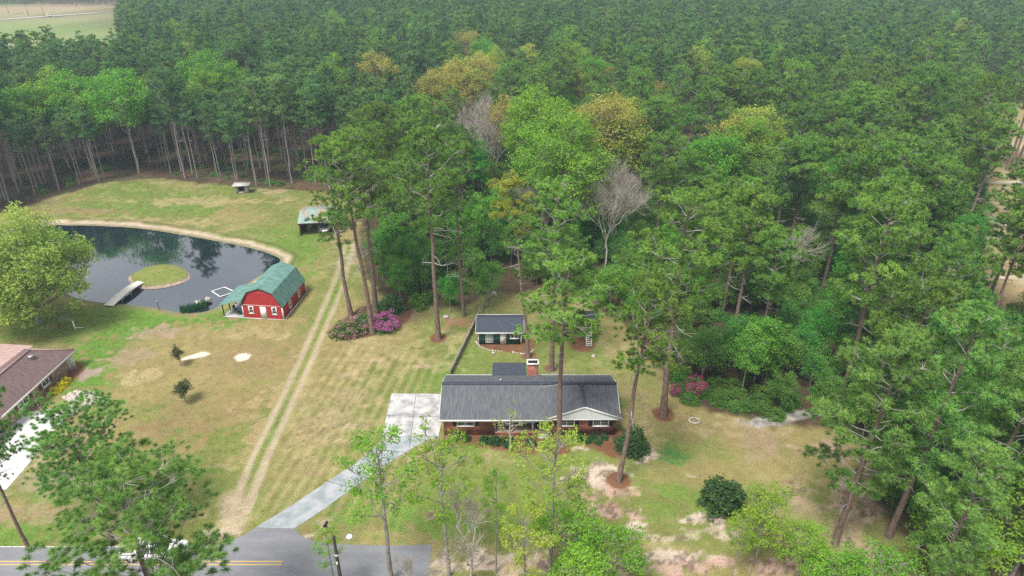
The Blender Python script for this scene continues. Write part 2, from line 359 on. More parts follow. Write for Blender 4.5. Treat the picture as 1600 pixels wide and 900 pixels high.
for a in [(330, 315, 16, 2.2, STRAW, .7), (200, 345, 14, 2, STRAW, .5), (110, 330, 14, 2, (.25, .17, .10), .7), (270, 520, 5, 2.5, (.29, .215, .15), .85), (205, 555, 3, 3, (.29, .215, .15), .8), (230, 590, 4, 2, STRAW, .8), (390, 560, 9, 6, (.24, .18, .09), .8),
          (330, 640, 10, 6, (.235, .18, .085), .8), (250, 690, 8, 5, (.22, .165, .08), .7), (400, 520, 5, 1.5, STRAW, .7), (560, 570, 5, 4, STRAW, .7), (600, 545, 8, 6, STRAW, .5), (540, 620, 4, 2, PINKSAND, .45), (585, 565, 1.2, .7, PINKSAND, .7),
          (535, 585, 1.4, 1.6, PINKSAND, .5), (655, 570, 1.4, .6, PINKSAND, .7), (545, 665, 1.7, .35, SAND, .6), (480, 640, 6, 9, STRAW, .4), (650, 720, 1.6, 1.8, PINKSAND, .75), (675, 805, 1.1, .5, PINKSAND, .9), (500, 660, 3, 3, PINKSAND, .25),
          (640, 470, 3, 4, LITTER, .5), (720, 505, 3.5, 1.5, (.27, .14, .09), .7), (1140, 665, 6, 3, STRAW, .6), (1180, 690, 5, 3, (.28, .21, .13), .8), (1215, 655, 3.4, .9, (.38, .35, .33), .9), (1380, 650, 3, 1.4, PINKSAND, .8), (1000, 690, 2, 2, STRAW, .5),
          (935, 750, 2.6, 2.2, SAND, .95), (905, 742, 1.6, 1.6, SAND, .9), (1005, 705, 1.1, 2.4, SAND, .95), (950, 800, 2.8, 1.5, PINKSAND, .95), (930, 775, 2, 1.2, PINKSAND, .9), (975, 770, 1.8, .8, PINKSAND, .7), (895, 700, 1.3, .6, SAND, .9), (990, 825, 1.8, .6, SAND, .9),
          (1095, 812, 1.9, .85, SAND, 1.0), (1085, 745, 1.1, .5, PINKSAND, .8), (1050, 840, 4.5, .4, SAND, .6), (1150, 830, 5, .6, SAND, .5), (1300, 700, 5, 2.5, PINKSAND, .6), (1365, 790, 3, 3, PINKSAND, .9), (1450, 730, 3, 2, LITTER, .6),
          (790, 880, 5, 1.5, SAND, .9), (1060, 882, 9, 1.0, PINKSAND, 1.0), (1020, 872, 7, .7, SAND, .9), (1210, 880, 5, 1.4, PINKSAND, .95), (740, 885, 4, .9, SAND, .8), (900, 885, 10, 1, PINKSAND, .8), (480, 838, 1.3, .5, SAND, .95), (505, 815, .9, .6, SAND, .5),
          (350, 835, 2.6, .6, SAND, .95), (270, 858, 7, .25, SAND, .6), (90, 700, 3.5, 2.5, PINKSAND, .6), (75, 760, 4, 2, (.29, .215, .15), .7), (30, 800, 6, 1.6, (.28, .2, .13), .6), (135, 585, 1.5, 1.5, (.30, .22, .2), .85),
          (640, 495, 3, 2.5, LITTER, .6), (555, 395, 1.5, 7, (.32, .24, .18), .6), (430, 299, 3, 1, PINKSAND, .6), (580, 370, 2, 6, LITTER, .6), (543, 400, .9, 5, SAND, .45)]:
    G = patch(G, a[0], a[1], a[2], a[3], a[4], a[5])
# bright dug sand in the middle of the field
SANDC = (.62, .56, .46)
def poly_soft(G, pts, col, s=1.0, e=.35, wb=.25):
    return mixc(G, col, sstep(-e, e, sdf(X, Y, pxl(pts)) + wob * wb) * s)
G = poly_soft(G, [(283, 560), (300, 554), (318, 549), (331, 552), (322, 557), (300, 561), (285, 563)], SANDC, 1, .18, .12)
G = poly_soft(G, [(365, 558), (373, 553), (386, 552), (391, 556), (386, 562), (372, 565)], SANDC, 1, .18, .12)
# mowing stripes beside the track
u = (X + 26) * math.cos(R(8)) - (Y - 50) * math.sin(R(8))
st = .5 + .5 * np.sin(u * 2 * math.pi / 1.25 + (n_mid - .5) * 2)
sw = sstep(-25.5, -24, X) * (1 - sstep(-12, -8, X)) * sstep(46, 50, Y) * (1 - sstep(74, 82, Y))
G = mixc(G, STRAW, sw * st ** 2 * (.35 + .5 * n_small)); G = mixc(G, (.165, .165, .06), sw * (1 - st) ** 2 * .45)
# two wheel ruts
RUT = pxl([(362, 800), (372, 770), (392, 720), (432, 640), (470, 560), (497, 500), (515, 460), (526, 430), (533, 405), (541, 380)])
RUT2 = [(x + 1.55, y + .1) for x, y in RUT]
for k_, rr in ((0, RUT), (1, RUT2)):
    dd = dline(X, Y, rr) + (n_small - .5) * .5 + (n_fine - .5) * .35
    G = mixc(G, (.37, .30, .21), (1 - sstep(.22, .55, dd)) * (.95 - .35 * sstep(80, 100, Y)))
G = mixc(G, LUSH, (1 - sstep(.2, .6, dline(X, Y, [(x + .78, y) for x, y in RUT]) + (n_small - .5) * .6)) * .4 * sstep(50, 56, Y))
G = poly_soft(G, [(352, 778), (385, 765), (388, 790), (380, 830), (352, 838), (346, 800)], (.36, .29, .2), .9, .5, .5)
# pine straw beds
BEDS = {
 'house': [(700, 672), (690, 690), (770, 702), (820, 712), (860, 705), (900, 695), (925, 700), (955, 715), (978, 718), (1003, 705), (1010, 690), (995, 672), (960, 668), (960, 655), (700, 655)],
 'azalea': [(508, 520), (530, 531), (560, 530), (590, 524), (622, 515), (640, 498), (650, 470), (600, 470), (560, 480)],
 'shed': [(748, 541), (765, 546), (790, 549), (815, 552), (830, 548), (838, 535), (828, 528), (745, 532)],
 'play': [(888, 535), (893, 545), (905, 550), (922, 549), (930, 540), (928, 528), (895, 526)],
 'neigh': [(70, 622), (95, 612), (118, 592), (132, 578), (125, 566), (108, 566), (60, 600), (40, 640), (10, 668), (20, 680), (60, 645)],
 'back': [(935, 470), (968, 466), (990, 492), (972, 500)], 'shrubs': [(1045, 600), (1075, 625), (1120, 645), (1180, 648), (1240, 645), (1240, 600), (1100, 560), (1050, 570)],
}
for k_, pts in BEDS.items(): G = poly_soft(G, pts, MULCH if k_ not in ('shrubs', 'azalea') else (.11, .06, .04), .95, .25, .22)
TREE_RINGS = [(685, 528, 1.25), (966, 750, 1.35), (1036, 647, 1.35), (826, 556, 1.0), (862, 575, 1.0), (874, 700, 1.2)]
for px, py, rr in TREE_RINGS:
    cx, cyy = P2(px, py); G = mixc(G, MULCH, 1 - sstep(rr - .15, rr + .15, np.hypot(X - cx, Y - cyy) + (n_small - .5) * .5))
C = C + (G - C) * lw[:, None]
# ragged bare soil where the woods meet the lawn on the right
C = mixc(C, PINKSAND, sstep(.54, .68, n_mid * .6 + n_small * .4) * sstep(20, 32, X) * (1 - sstep(54, 66, Y)) * .7)
# pond bank
dp = sdf(X, Y, POND)
bank = np.exp(-((dp + 1.0 + (n_small - .5) * 1.4) / .62) ** 2) * sstep(88.0, 101, Y + .05 * X)
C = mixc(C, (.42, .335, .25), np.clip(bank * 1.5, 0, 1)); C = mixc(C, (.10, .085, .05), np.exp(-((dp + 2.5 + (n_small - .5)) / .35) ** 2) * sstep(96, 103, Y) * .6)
C = mixc(C, (.20, .17, .12), np.exp(-((dp + .3) / .4) ** 2) * .8)
C = mixc(C, (.03, .035, .03), sstep(0, 1, dp))
# far field and the clearing on the right
ff = sstep(-6, 6, sdf(X, Y, FIELD) + (n_big - .5) * 18)
FC = np.tile(np.array((.26, .25, .13)), (len(X), 1)); FC = mixc(FC, (.17, .25, .07), sstep(.4, .6, n_big) * .8); FC = mixc(FC, (.36, .26, .18), sstep(.55, .7, fbm(X, Y, 60, 3, 9)) * .9)
ROADY = 506 + (-(X + 330)) * -.62 * .75
FC = mixc(FC, (.60, .38, .25), sstep(0, 30, Y - 585)); FC = mixc(FC, (.36, .38, .10), sstep(0, 5, Y - 548) * (1 - sstep(30, 40, Y - 548)))
C = C + (FC - C) * ff[:, None]
cc = sstep(-3, 3, sdf(X, Y, CLEAR) + (n_mid - .5) * 8)
CC = np.tile(np.array((.30, .225, .12)), (len(X), 1)); CC = mixc(CC, (.20, .20, .07), sstep(.45, .6, n_mid) * .8); CC = mixc(CC, (.52, .46, .40), sstep(.58, .66, n_small * .5 + n_mid * .5) * .7)
C = C + (CC - C) * cc[:, None]
C = mixc(C, (.33, .305, .285), sstep(-.3, .3, sdf(X, Y, pxl([(1160, 663), (1180, 652), (1210, 645), (1255, 640), (1290, 648), (1255, 655), (1220, 662), (1190, 670)])) + wob * .3))
sandy = sstep(.27, .36, C[:, 0]) * (Y < 70) * (X > -25)
C = C * (1 - sandy * (.55 * sstep(.45, .7, fbm(X, Y, .55, 2, 41))))[:, None]
C = np.clip(C * (0.76 + .48 * n_fine)[:, None], .01, .8)
Z = -1.1 * sstep(-.4, 3.0, dp) - .22 * sstep(-2.2, -.2, dp)
Z = np.where(lw < .4, (fbm(X, Y, 3, 3, 8) - .5) * .25 * (1 - cc) * (1 - ff), Z)
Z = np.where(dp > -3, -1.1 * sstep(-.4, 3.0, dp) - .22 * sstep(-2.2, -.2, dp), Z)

me = bpy.data.meshes.new('ground')
nx, ny = len(gx), len(gy)
me.vertices.add(nx * ny); me.vertices.foreach_set('co', np.stack([X, Y, Z], 1).astype(np.float32).ravel())
i = (np.arange(ny - 1)[:, None] * nx + np.arange(nx - 1)[None]).ravel()
fidx = np.stack([i, i + 1, i + nx + 1, i + nx], 1)
me.loops.add(fidx.size); me.loops.foreach_set('vertex_index', fidx.ravel().astype(np.int32))
me.polygons.add(len(fidx)); me.polygons.foreach_set('loop_start', (np.arange(len(fidx)) * 4).astype(np.int32)); me.polygons.foreach_set('loop_total', np.full(len(fidx), 4, np.int32))
me.polygons.foreach_set('use_smooth', np.ones(len(fidx), bool))
at = me.attributes.new('soil', 'FLOAT_COLOR', 'POINT'); at.data.foreach_set('color', np.concatenate([C, np.ones((len(C), 1))], 1).astype(np.float32).ravel())
me.update(calc_edges=True)
gm = bpy.data.materials.new('grass_and_soil'); gm.use_nodes = True; n = gm.node_tree; b = n.nodes['Principled BSDF']; k = n.links.new
b.inputs['Roughness'].default_value = .95; b.inputs['Specular IOR Level'].default_value = .02
a_ = nd(n, 'ShaderNodeAttribute', attribute_name='soil'); t = nd(n, 'ShaderNodeTexCoord')
x1 = nd(n, 'ShaderNodeTexNoise'); x1.inputs['Scale'].default_value = 5.5; x1.inputs['Detail'].default_value = 6; x1.inputs['Roughness'].default_value = .75
x2 = nd(n, 'ShaderNodeTexNoise'); x2.inputs['Scale'].default_value = 1.1; x2.inputs['Detail'].default_value = 5; x2.inputs['Roughness'].default_value = .7
m1 = nd(n, 'ShaderNodeMapRange'); m1.inputs['From Min'].default_value = .3; m1.inputs['From Max'].default_value = .7; m1.inputs['To Min'].default_value = .55; m1.inputs['To Max'].default_value = 1.45
hs = nd(n, 'ShaderNodeHueSaturation'); m2 = nd(n, 'ShaderNodeMapRange'); m2.inputs['From Min'].default_value = .3; m2.inputs['From Max'].default_value = .7; m2.inputs['To Min'].default_value = .482; m2.inputs['To Max'].default_value = .525
mu = nd(n, 'ShaderNodeMix', data_type='RGBA', blend_type='MULTIPLY'); mu.inputs['Factor'].default_value = 1
bp = nd(n, 'ShaderNodeBump'); bp.inputs['Strength'].default_value = .7; bp.inputs['Distance'].default_value = .09
k(t.outputs['Object'], x1.inputs['Vector']); k(t.outputs['Object'], x2.inputs['Vector']); k(x1.outputs['Fac'], m1.inputs['Value']); k(x2.outputs['Fac'], m2.inputs['Value'])
k(a_.outputs['Color'], hs.inputs['Color']); k(m2.outputs['Result'], hs.inputs['Hue']); k(hs.outputs['Color'], mu.inputs['A']); k(m1.outputs['Result'], mu.inputs['B']); k(mu.outputs['Result'], b.inputs['Base Color'])
k(x1.outputs['Fac'], bp.inputs['Height']); k(bp.outputs['Normal'], b.inputs['Normal'])
me.materials.append(gm)
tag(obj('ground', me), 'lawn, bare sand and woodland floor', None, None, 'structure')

# ------------------------------------------------------------------ water
def sheet(name, poly, z, m, th=0, label=None, kind='structure'):
    B = MB()
    if th: B.prism(poly, 'z', z - th, z)
    else: B.poly([(x, y, z) for x, y in poly])
    return tag(B.build(name, m), label, None, None, kind)
wm = mat('pond_water', (.008, .016, .026), .035, .9); wm.node_tree.nodes['Principled BSDF'].inputs['IOR'].default_value = 2.3
n = wm.node_tree; x = nd(n, 'ShaderNodeTexNoise'); x.inputs['Scale'].default_value = 2.0; x.inputs['Detail'].default_value = 3
mpx = nd(n, 'ShaderNodeMapping'); mpx.inputs['Scale'].default_value = (1, .45, 1); tcx = nd(n, 'ShaderNodeTexCoord')
bp = nd(n, 'ShaderNodeBump'); bp.inputs['Strength'].default_value = .05; bp.inputs['Distance'].default_value = .05
n.links.new(tcx.outputs['Object'], mpx.inputs['Vector']); n.links.new(mpx.outputs['Vector'], x.inputs['Vector']); n.links.new(x.outputs['Fac'], bp.inputs['Height']); n.links.new(bp.outputs['Normal'], n.nodes['Principled BSDF'].inputs['Normal'])
big = [(x_ + (x_ + 62) * .02, y_ + (y_ - 104) * .02) for x_, y_ in POND]
sheet('water', big, -.28, wm, 0, 'dark pond water mirroring trees and sky')
CP = P2(1590, 340); sheet('water', smooth_closed([(CP[0] - 6, CP[1] - 2), (CP[0] + 4, CP[1] - 5), (CP[0] + 22, CP[1] - 6), (CP[0] + 24, CP[1] + 4), (CP[0] + 6, CP[1] + 3)]), .30, wm, 0, 'dark small pond at the right edge of the picture')
# island: grass dome with a sandy rim
B = MB(); cx = np.mean([p[0] for p in ISLAND]); cyy = np.mean([p[1] for p in ISLAND]); ring = np.array(ISLAND)
prof = [(1.06, -.6), (1.0, -.26), (.955, -.14), (.91, -.02), (.90, .10), (.7, .3), (.45, .45), (.2, .52), (.02, .54)]
V = np.concatenate([np.column_stack([(ring - (cx, cyy)) * f_ + (cx, cyy), np.full(len(ring), z_)]) for f_, z_ in prof]); N_ = len(ring)
ii = np.arange(len(prof) - 1)[:, None] * N_; jj = np.arange(N_)[None]; F_ = np.stack([ii + jj, ii + (jj + 1) % N_, ii + N_ + (jj + 1) % N_, ii + N_ + jj], -1)
B.add(V, F_[:4].reshape(-1, 4)); B.mi = 1; B.add(V, F_[4:].reshape(-1, 4))
isl_m = mat('island_grass', (.14, .19, .045), .95, .02, var=((.21, .215, .07), 1.1, 9), bump=(9, .8))
tag(B.build('island', [mat('sandy_rim', (.40, .32, .25), .95, .1, var=((.28, .21, .16), 2, 8), bump=(6, .6)), isl_m], None, True), 'round grassy island with a sandy rim', None, None, 'structure')

# ------------------------------------------------------------------ road, driveway, paving
RX = -7.4
road = [(-260, 40.2), (RX + .1, 40.2), (RX, 44.85)] + pxl([(600, 853), (520, 850), (490, 846), (470, 838), (461, 826)]) + pxl([(398, 826), (378, 838), (350, 849), (320, 854)]) + [(-260, 44.85)]
sheet('road', road, .03, M['asphalt'], .2, 'grey asphalt road ending at a dirt shoulder')
ym = P2(440, 880)[1]
for dy in (-.17, .17):
    sheet('road_marking', [(-260, ym + dy - .06), (P2(441, 880)[0], ym + dy - .06), (P2(441, 880)[0], ym + dy + .06), (-260, ym + dy + .06)], .034, M['yellow'], 0, 'yellow centre line on the road')
sheet('road_marking', [(-260, 44.55), (-27.5, 44.55), (-27.5, 44.65), (-260, 44.65)], .034, M['line_white'], 0, 'white edge line on the road')
DRIVE = pxl([(612, 615), (692, 616), (690, 660), (684, 684), (666, 689), (640, 703), (604, 726), (560, 757), (500, 800), (460, 826), (398, 825), (440, 800), (495, 764), (545, 731), (578, 707), (596, 688)])
PAD = pxl([(612, 615), (692, 616), (690, 660), (685, 682), (597, 681)])
sheet('driveway', DRIVE, .04, M['concrete_old'], .2, 'stained grey concrete driveway')
sheet('driveway', PAD, .052, mat('pale_concrete', (.52, .51, .50), .85, .2, var=((.28, .28, .29), .9, 12), bump=(9, .3)), .2, 'pale stained concrete parking pad')
B = MB()
for a, bb in (((604, 650), (688, 652)), ((650, 616), (640, 700)), ((575, 703), (632, 707)), ((505, 750), (545, 762))):
    p, q = P2(*a), P2(*bb); d_ = Vector((q[0] - p[0], q[1] - p[1])).normalized() * .02; nrm = (-d_.y, d_.x)
    B.poly([(p[0] + nrm[0], p[1] + nrm[1], .056), (p[0] - nrm[0], p[1] - nrm[1], .056), (q[0] - nrm[0], q[1] - nrm[1], .056), (q[0] + nrm[0], q[1] + nrm[1], .056)])
tag(B.build('driveway_joint', M['dark']), 'dark joints in the concrete driveway', None, None, 'structure')
sheet('driveway', pxl([(-60, 655), (0, 652), (60, 642), (112, 634), (128, 640), (100, 655), (70, 690), (45, 725), (10, 765), (-60, 775)]), .045, mat('white_concrete', (.66, .66, .65), .8, .2, var=((.56, .56, .56), .5, 8), bump=(9, .2)), .2, 'bright white concrete drive beside the brown-roofed house')
# far road in the field
B = MB()
fr = [P2(0, 31), P2(60, 27), P2(90, 25), P2(150, 20.5), P2(200, 13.5), P2(240, 6)]
fl = [(x_, y_ - 3.5) for x_, y_ in fr]; fh = [(x_, y_ + 3.5) for x_, y_ in fr]
B.poly([(x_, y_, .25) for x_, y_ in fl] + [(x_, y_, .25) for x_, y_ in fh[::-1]])
tag(B.build('road', mat('far_road', (.46, .44, .42), .9, .1)), 'pale far road crossing the open field', None, None, 'structure')

# ------------------------------------------------------------------ buildings
def window(parent, o, rz, w_, h_, panes=(1, 2), frame=.09, m='white', z_sill=True):
    """window with frame, glass, glazing bars; o = centre on the wall face, outward normal = local -Y turned by rz"""
    T = Matrix.Translation(Vector(o)) @ Matrix.Rotation(rz, 4, 'Z')
    B = MB(); B.box(-w_ / 2 + .01, w_ / 2 - .01, -.02, .02, -h_ / 2 + .01, h_ / 2 - .01, T)
    g = B.build('window', M['glass'], parent)
    B = MB(); f = frame
    B.box(-w_ / 2 - f, -w_ / 2 + .012, -.06, .03, -h_ / 2 - f, h_ / 2 + f, T); B.box(w_ / 2 - .012, w_ / 2 + f, -.06, .03, -h_ / 2 - f, h_ / 2 + f, T)
    B.box(-w_ / 2 + .013, w_ / 2 - .013, -.058, .028, h_ / 2 - .012, h_ / 2 + f - .002, T); B.box(-w_ / 2 + .013, w_ / 2 - .013, -.058, .028, -h_ / 2 - f + .002, -h_ / 2 + .012, T)
    for i_ in range(1, panes[0]):
        xx = -w_ / 2 + w_ * i_ / panes[0]; B.box(xx - .045, xx + .045, -.045, .026, -h_ / 2 + .013, h_ / 2 - .013, T)
    for j_ in range(1, panes[1]):
        zz = -h_ / 2 + h_ * j_ / panes[1]; B.box(-w_ / 2 + .013, w_ / 2 - .013, -.04, .022, zz - .025, zz + .025, T)
    B.build('frame', M[m], g)
    if z_sill:
        B = MB(); B.box(-w_ / 2 - f - .05, w_ / 2 + f + .05, -.11, .026, -h_ / 2 - f - .06, -h_ / 2 - f - .001, T); B.build('sill', M[m], g)
    return g
def shutter(parent, o, rz, w_, h_, m='black'):
    T = Matrix.Translation(Vector(o)) @ Matrix.Rotation(rz, 4, 'Z'); B = MB()
    B.box(-w_ / 2, w_ / 2, -.045, .02, -h_ / 2, h_ / 2, T)
    for q in range(7):
        zz = -h_ / 2 + .08 + (h_ - .16) * q / 7; B.box(-w_ / 2 + .05, w_ / 2 - .05, -.06, -.046, zz, zz + (h_ - .16) / 7 * .6, T)
    return B.build('shutter', M[m], parent)
def slab(parent, name, m, quad, th=.09):
    """roof plane: quad corners counter-clockwise from above, thickness downwards along the normal"""
    q = [Vector(p) for p in quad]; nn = (q[1] - q[0]).cross(q[-1] - q[0]).normalized()
    if nn.z < 0: q = q[::-1]; nn = -nn
    lo = [p - nn * th for p in q]; B = MB(); N = len(q)
    B.poly([tuple(p) for p in q]); B.poly([tuple(p) for p in lo[::-1]])
    for i_ in range(N):
        B.poly([tuple(lo[i_]), tuple(lo[(i_ + 1) % N]), tuple(q[(i_ + 1) % N]), tuple(q[i_])])
    return B.build(name, m, parent)
def boxpart(parent, name, m, *a):
    B = MB(); B.box(*a); return B.build(name, M[m] if isinstance(m, str) else m, parent)

# --- brick ranch house (local origin = world origin on the ground)
HX0, HX1, HY0, HY1, EZ, RZ = -7.6, 11.55, 60.25, 68.0, 2.5, 4.3
RYM = 64.2
h = thing('brick_house', (0, 60, 0), 0, 'long red brick ranch house with dark grey shingle roof, white gable and brick chimney', 'house')
def hy(y): return y - 60
B = MB()
B.box(HX0, -2.0, hy(60.3), hy(HY1), 0, 2.42); B.box(4.15, HX1, hy(60.3), hy(HY1), 0, 2.42); B.box(-1.99, 4.14, hy(62.1), hy(HY1) - .002, 0, 2.41)
B.prism([(hy(60.35), 2.421), (hy(HY1), 2.421), (hy(RYM), RZ - .18)], 'x', HX0 + .002, HX0 + .25)
B.prism([(hy(60.35), 2.421), (hy(HY1), 2.421), (hy(RYM), RZ - .18)], 'x', HX1 - .25, HX1 - .002)
B.build('wall', M['brick'], h)
boxpart(h, 'porch_floor', 'brick', -1.98, 4.13, hy(60.4), hy(62.09), 0, .32)
boxpart(h, 'porch_wall', 'offwhite', -1.2, 4.1, hy(62.0), hy(62.098), .33, 2.4)
x0, x1 = -8.0, 11.95
slab(h, 'roof', M['shingle'], [(x0, hy(59.85), EZ), (x1, hy(59.85), EZ), (x1 - .02, hy(RYM), RZ), (x0, hy(RYM), RZ)])
slab(h, 'roof', M['shingle'], [(x0, hy(RYM) + .002, RZ - .002), (x1 - .02, hy(RYM) + .002, RZ - .002), (x1, hy(68.45), EZ), (x0, hy(68.45), EZ)])
B = MB(); B.bar((x0 - .02, hy(RYM), RZ + .03), (x1, hy(RYM), RZ + .03), .42, .07); B.build('ridge_cap', M['shingle_dark'], h)
B = MB(); B.box(x0, 4.3, hy(59.80), hy(59.848), EZ - .22, EZ + .01); B.box(x0, x1, hy(68.452), hy(68.50), EZ - .2, EZ + .02)
for xx in (x0 - .05, x1 + .002):
    B.bar((xx + .024, hy(59.85), EZ - .1), (xx + .024, hy(RYM), RZ - .1), .045, .2); B.bar((xx + .024, hy(RYM), RZ - .1), (xx + .024, hy(68.45), EZ - .1), .045, .2)
B.build('fascia', M['white'], h)
boxpart(h, 'soffit', 'white', x0 + .05, 4.1, hy(59.9), hy(60.29), EZ - .2, EZ - .16)
boxpart(h, 'porch_ceiling', 'white', -1.98, 4.13, hy(60.31), hy(61.98), EZ - .17, EZ - .13)
# front-facing gable wing
GX0, GX1, GXM, GZ0, GZ1 = 4.05, 12.0, 7.95, 2.78, 4.32
B = MB(); B.prism([(GX0 + .15, 2.43), (GX1 - .15, 2.43), (GX1 - .15, GZ0 + .0), (GXM, GZ1 - .1), (GX0 + .15, GZ0 + .0)], 'y', hy(59.88), hy(60.35)); B.build('gable', M['offwhite'], h)
yb = 64.05
slab(h, 'gable_roof', M['shingle'], [(GX0 - .05, hy(59.82), GZ0 - .02), (GXM, hy(59.82), GZ1), (GXM, hy(yb), GZ1), (GX0 + .02, hy(60.7), GZ0 + .02)], .08)
slab(h, 'gable_roof', M['shingle'], [(GXM + .002, hy(59.82), GZ1 - .001), (GX1 + .05, hy(59.82), GZ0 - .02), (GX1 - .02, hy(60.7), GZ0 + .02), (GXM + .002, hy(yb), GZ1 - .001)], .08)
B = MB(); B.bar((GXM, hy(59.86), GZ1 + .03), (GXM - .05, hy(63.9), GZ1 + .03), .36, .06); B.build('ridge_cap', M['shingle_dark'], h)
B = MB(); B.bar((GX0 - .08, hy(59.79), GZ0 - .11), (GXM, hy(59.79), GZ1 - .09), .05, .2); B.bar((GXM, hy(59.79), GZ1 - .092), (GX1 + .08, hy(59.79), GZ0 - .112), .052, .2); B.build('rake_board', M['white'], h)
boxpart(h, 'frieze_board', 'white', GX0 + .16, GX1 - .16, hy(59.85), hy(59.878), 2.44, 2.56)
for cxm in (5.55, 5.55 + 0): pass
for cx_ in (6.05, 9.85):
    window(h, (cx_ + (.0), hy(60.28), 1.86), 0, 1.62, .86, (2, 2), .09)
    for sgn in (-1, 1): shutter(h, (cx_ + sgn * 1.16, hy(60.27), 1.86), 0, .40, .98)
window(h, (-5.15, hy(60.28), 1.86), 0, 1.75, .86, (2, 2), .09)
for sgn in (-1, 1): shutter(h, (-5.15 + sgn * 1.24, hy(60.27), 1.86), 0, .40, .98)
window(h, (.1, hy(61.98), 1.7), 0, 1.5, 1.1, (2, 2), .09); window(h, (1.6, hy(61.98), 1.7), 0, .9, 1.1, (1, 2), .09)
d = boxpart(h, 'door', 'black', 2.85, 3.75, hy(61.93), hy(61.998), .33, 2.3); boxpart(d, 'handle', 'grey_metal', 3.6, 3.68, hy(61.88), hy(61.929), 1.2, 1.3)
for xx in (-1.9, .05, 2.3, 3.1): boxpart(h, 'porch_post', 'white', xx - .07, xx + .07, hy(60.42), hy(60.56), .32, 2.36)
for q in range(2): boxpart(h, 'step', 'concrete', 2.9, 4.1, hy(60.38 - .34 * (q + 1)), hy(60.379 - .34 * q), 0, .22 - .1 * q)
for xx in (7.4, 10.1): boxpart(h, 'foundation_vent', 'black', xx - .2, xx + .2, hy(60.27), hy(60.302), .28, .45)
# rear addition
slab(h, 'rear_roof', M['shingle_dark'], [(-2.4, hy(68.3), 2.62), (1.75, hy(68.3), 2.62), (1.75, hy(71.2), 2.45), (-2.4, hy(71.2), 2.45)])
boxpart(h, 'rear_wall', 'offwhite', -2.2, 1.6, hy(68.01), hy(71.0), 0, 2.36)
ch = boxpart(h, 'chimney', 'brick', 1.85, 3.15, hy(68.05), hy(68.95), 0, 4.25)
B = MB()
for a in ((1.77, 3.23, 67.97, 68.13), (1.77, 3.23, 68.87, 69.03)): B.box(a[0], a[1], hy(a[2]), hy(a[3]), 4.252, 4.42)
B.box(1.77, 1.93, hy(68.131), hy(68.869), 4.253, 4.419); B.box(3.07, 3.23, hy(68.131), hy(68.869), 4.253, 4.419); B.build('chimney_cap', M['white'], ch)
boxpart(ch, 'flue', 'dark', 1.94, 3.06, hy(68.14), hy(68.86), 4.251, 4.3)
B = MB(); B.lathe([(.0, .26), (.16, .25), (.17, .18), (.1, .17), (.1, 0)], 12, (-1.3, hy(65.4), 3.78)); B.build('roof_vent', M['grey_metal'], h)
B = MB(); B.tube([(5.6, hy(60.2), .32 + 0)] + [(5.6 + .0, hy(60.22), .32)], .01, 4)
# things round the house
def add_hose():
    t = thing('hose_reel', (6.05, 60.12, .0), 0, 'dark coiled garden hose hanging low on the brick front wall', 'hose reel'); B = MB()
    for q in range(4):
        th = np.linspace(0, 2 * math.pi, 22); r_ = .27 - .02 * q
        B.tube(np.column_stack([np.cos(th) * r_, np.full(22, -.03 - .05 * q), .62 + np.sin(th) * r_ * 1.15]), .03, 6)
    B.build('hose', M['black'], t); boxpart(t, 'bracket', 'grey_metal', -.1, .1, -.2, .16, .55, .7)
add_hose()
def porch_chair(x, y, rz, label):
    t = thing('porch_chair', (x, y, .325), rz, label, 'chair', None)
    boxpart(t, 'seat', 'white', -.28, .28, -.26, .26, .4, .45)
    B = MB()
    for q in range(5): B.bar((-.24 + q * .12, .24, .452), (-.24 + q * .12, .38, 1.05), .085, .03)
    B.build('backrest', M['white'], t)
    for sx in (-.27, .27):
        boxpart(t, 'armrest', 'white', sx - .06, sx + .06, -.3, .3, .64, .67)
        for sy in (-.25, .22): boxpart(t, 'leg', 'white', sx - .03, sx + .03, sy - .03, sy + .03, 0, .64)
porch_chair(-1.25, 61.3, R(8), 'white slatted porch chair nearest the left porch post of the brick house'); porch_chair(-.45, 61.35, R(-10), 'white slatted porch chair nearest the front door of the brick house')
t = thing('air_conditioner', (-8.15, 66.3, 0), 0, 'grey air conditioner unit beside the left end wall of the brick house', 'air conditioner')
boxpart(t, 'cabinet', 'grey_metal', -.38, .38, -.38, .38, .06, .8); B = MB(); B.lathe([(.0, .84), (.3, .83), (.32, .801), (0, .801)], 16); B.build('fan_grille', M['black'], t); boxpart(t, 'base', 'concrete', -.45, .45, -.45, .45, 0, .058)

# --- red barn
BR = R(-6)
bx, by, _ = P(381.5, 497)
b = thing('red_barn', (bx, by, 0), BR, 'red barn with green metal gambrel roof and open side porch by the pond', 'barn')
W_, D_ = 6.1, 8.6; E0, K0, PK = 2.25, 4.35, 5.05; KX = 1.15
gam = [(0, 0.1), (W_, .1), (W_, E0), (W_ - KX, K0), (W_ / 2, PK), (KX, K0), (0, E0)]
B = MB(); B.prism(gam, 'y', 0, D_); B.build('wall', M['red'], b)
boxpart(b, 'foundation', 'concrete', -.03, W_ + .03, -.03, D_ + .03, 0, .099)
o_ = .16
def groof(p, q, nm='roof'):
    return slab(b, nm, M['green_metal'], [(p[0], -o_, p[1]), (q[0], -o_, q[1]), (q[0], D_ + o_, q[1]), (p[0], D_ + o_, p[1])], .05)
groof((W_ + .12, E0 - .1), (W_ - KX + .03, K0 + .06)); groof((W_ - KX + .031, K0 + .062), (W_ / 2 + .001, PK + .08)); groof((W_ / 2 - .001, PK + .08), (KX - .031, K0 + .062)); groof((KX - .03, K0 + .06), (-.08, E0 + .4))
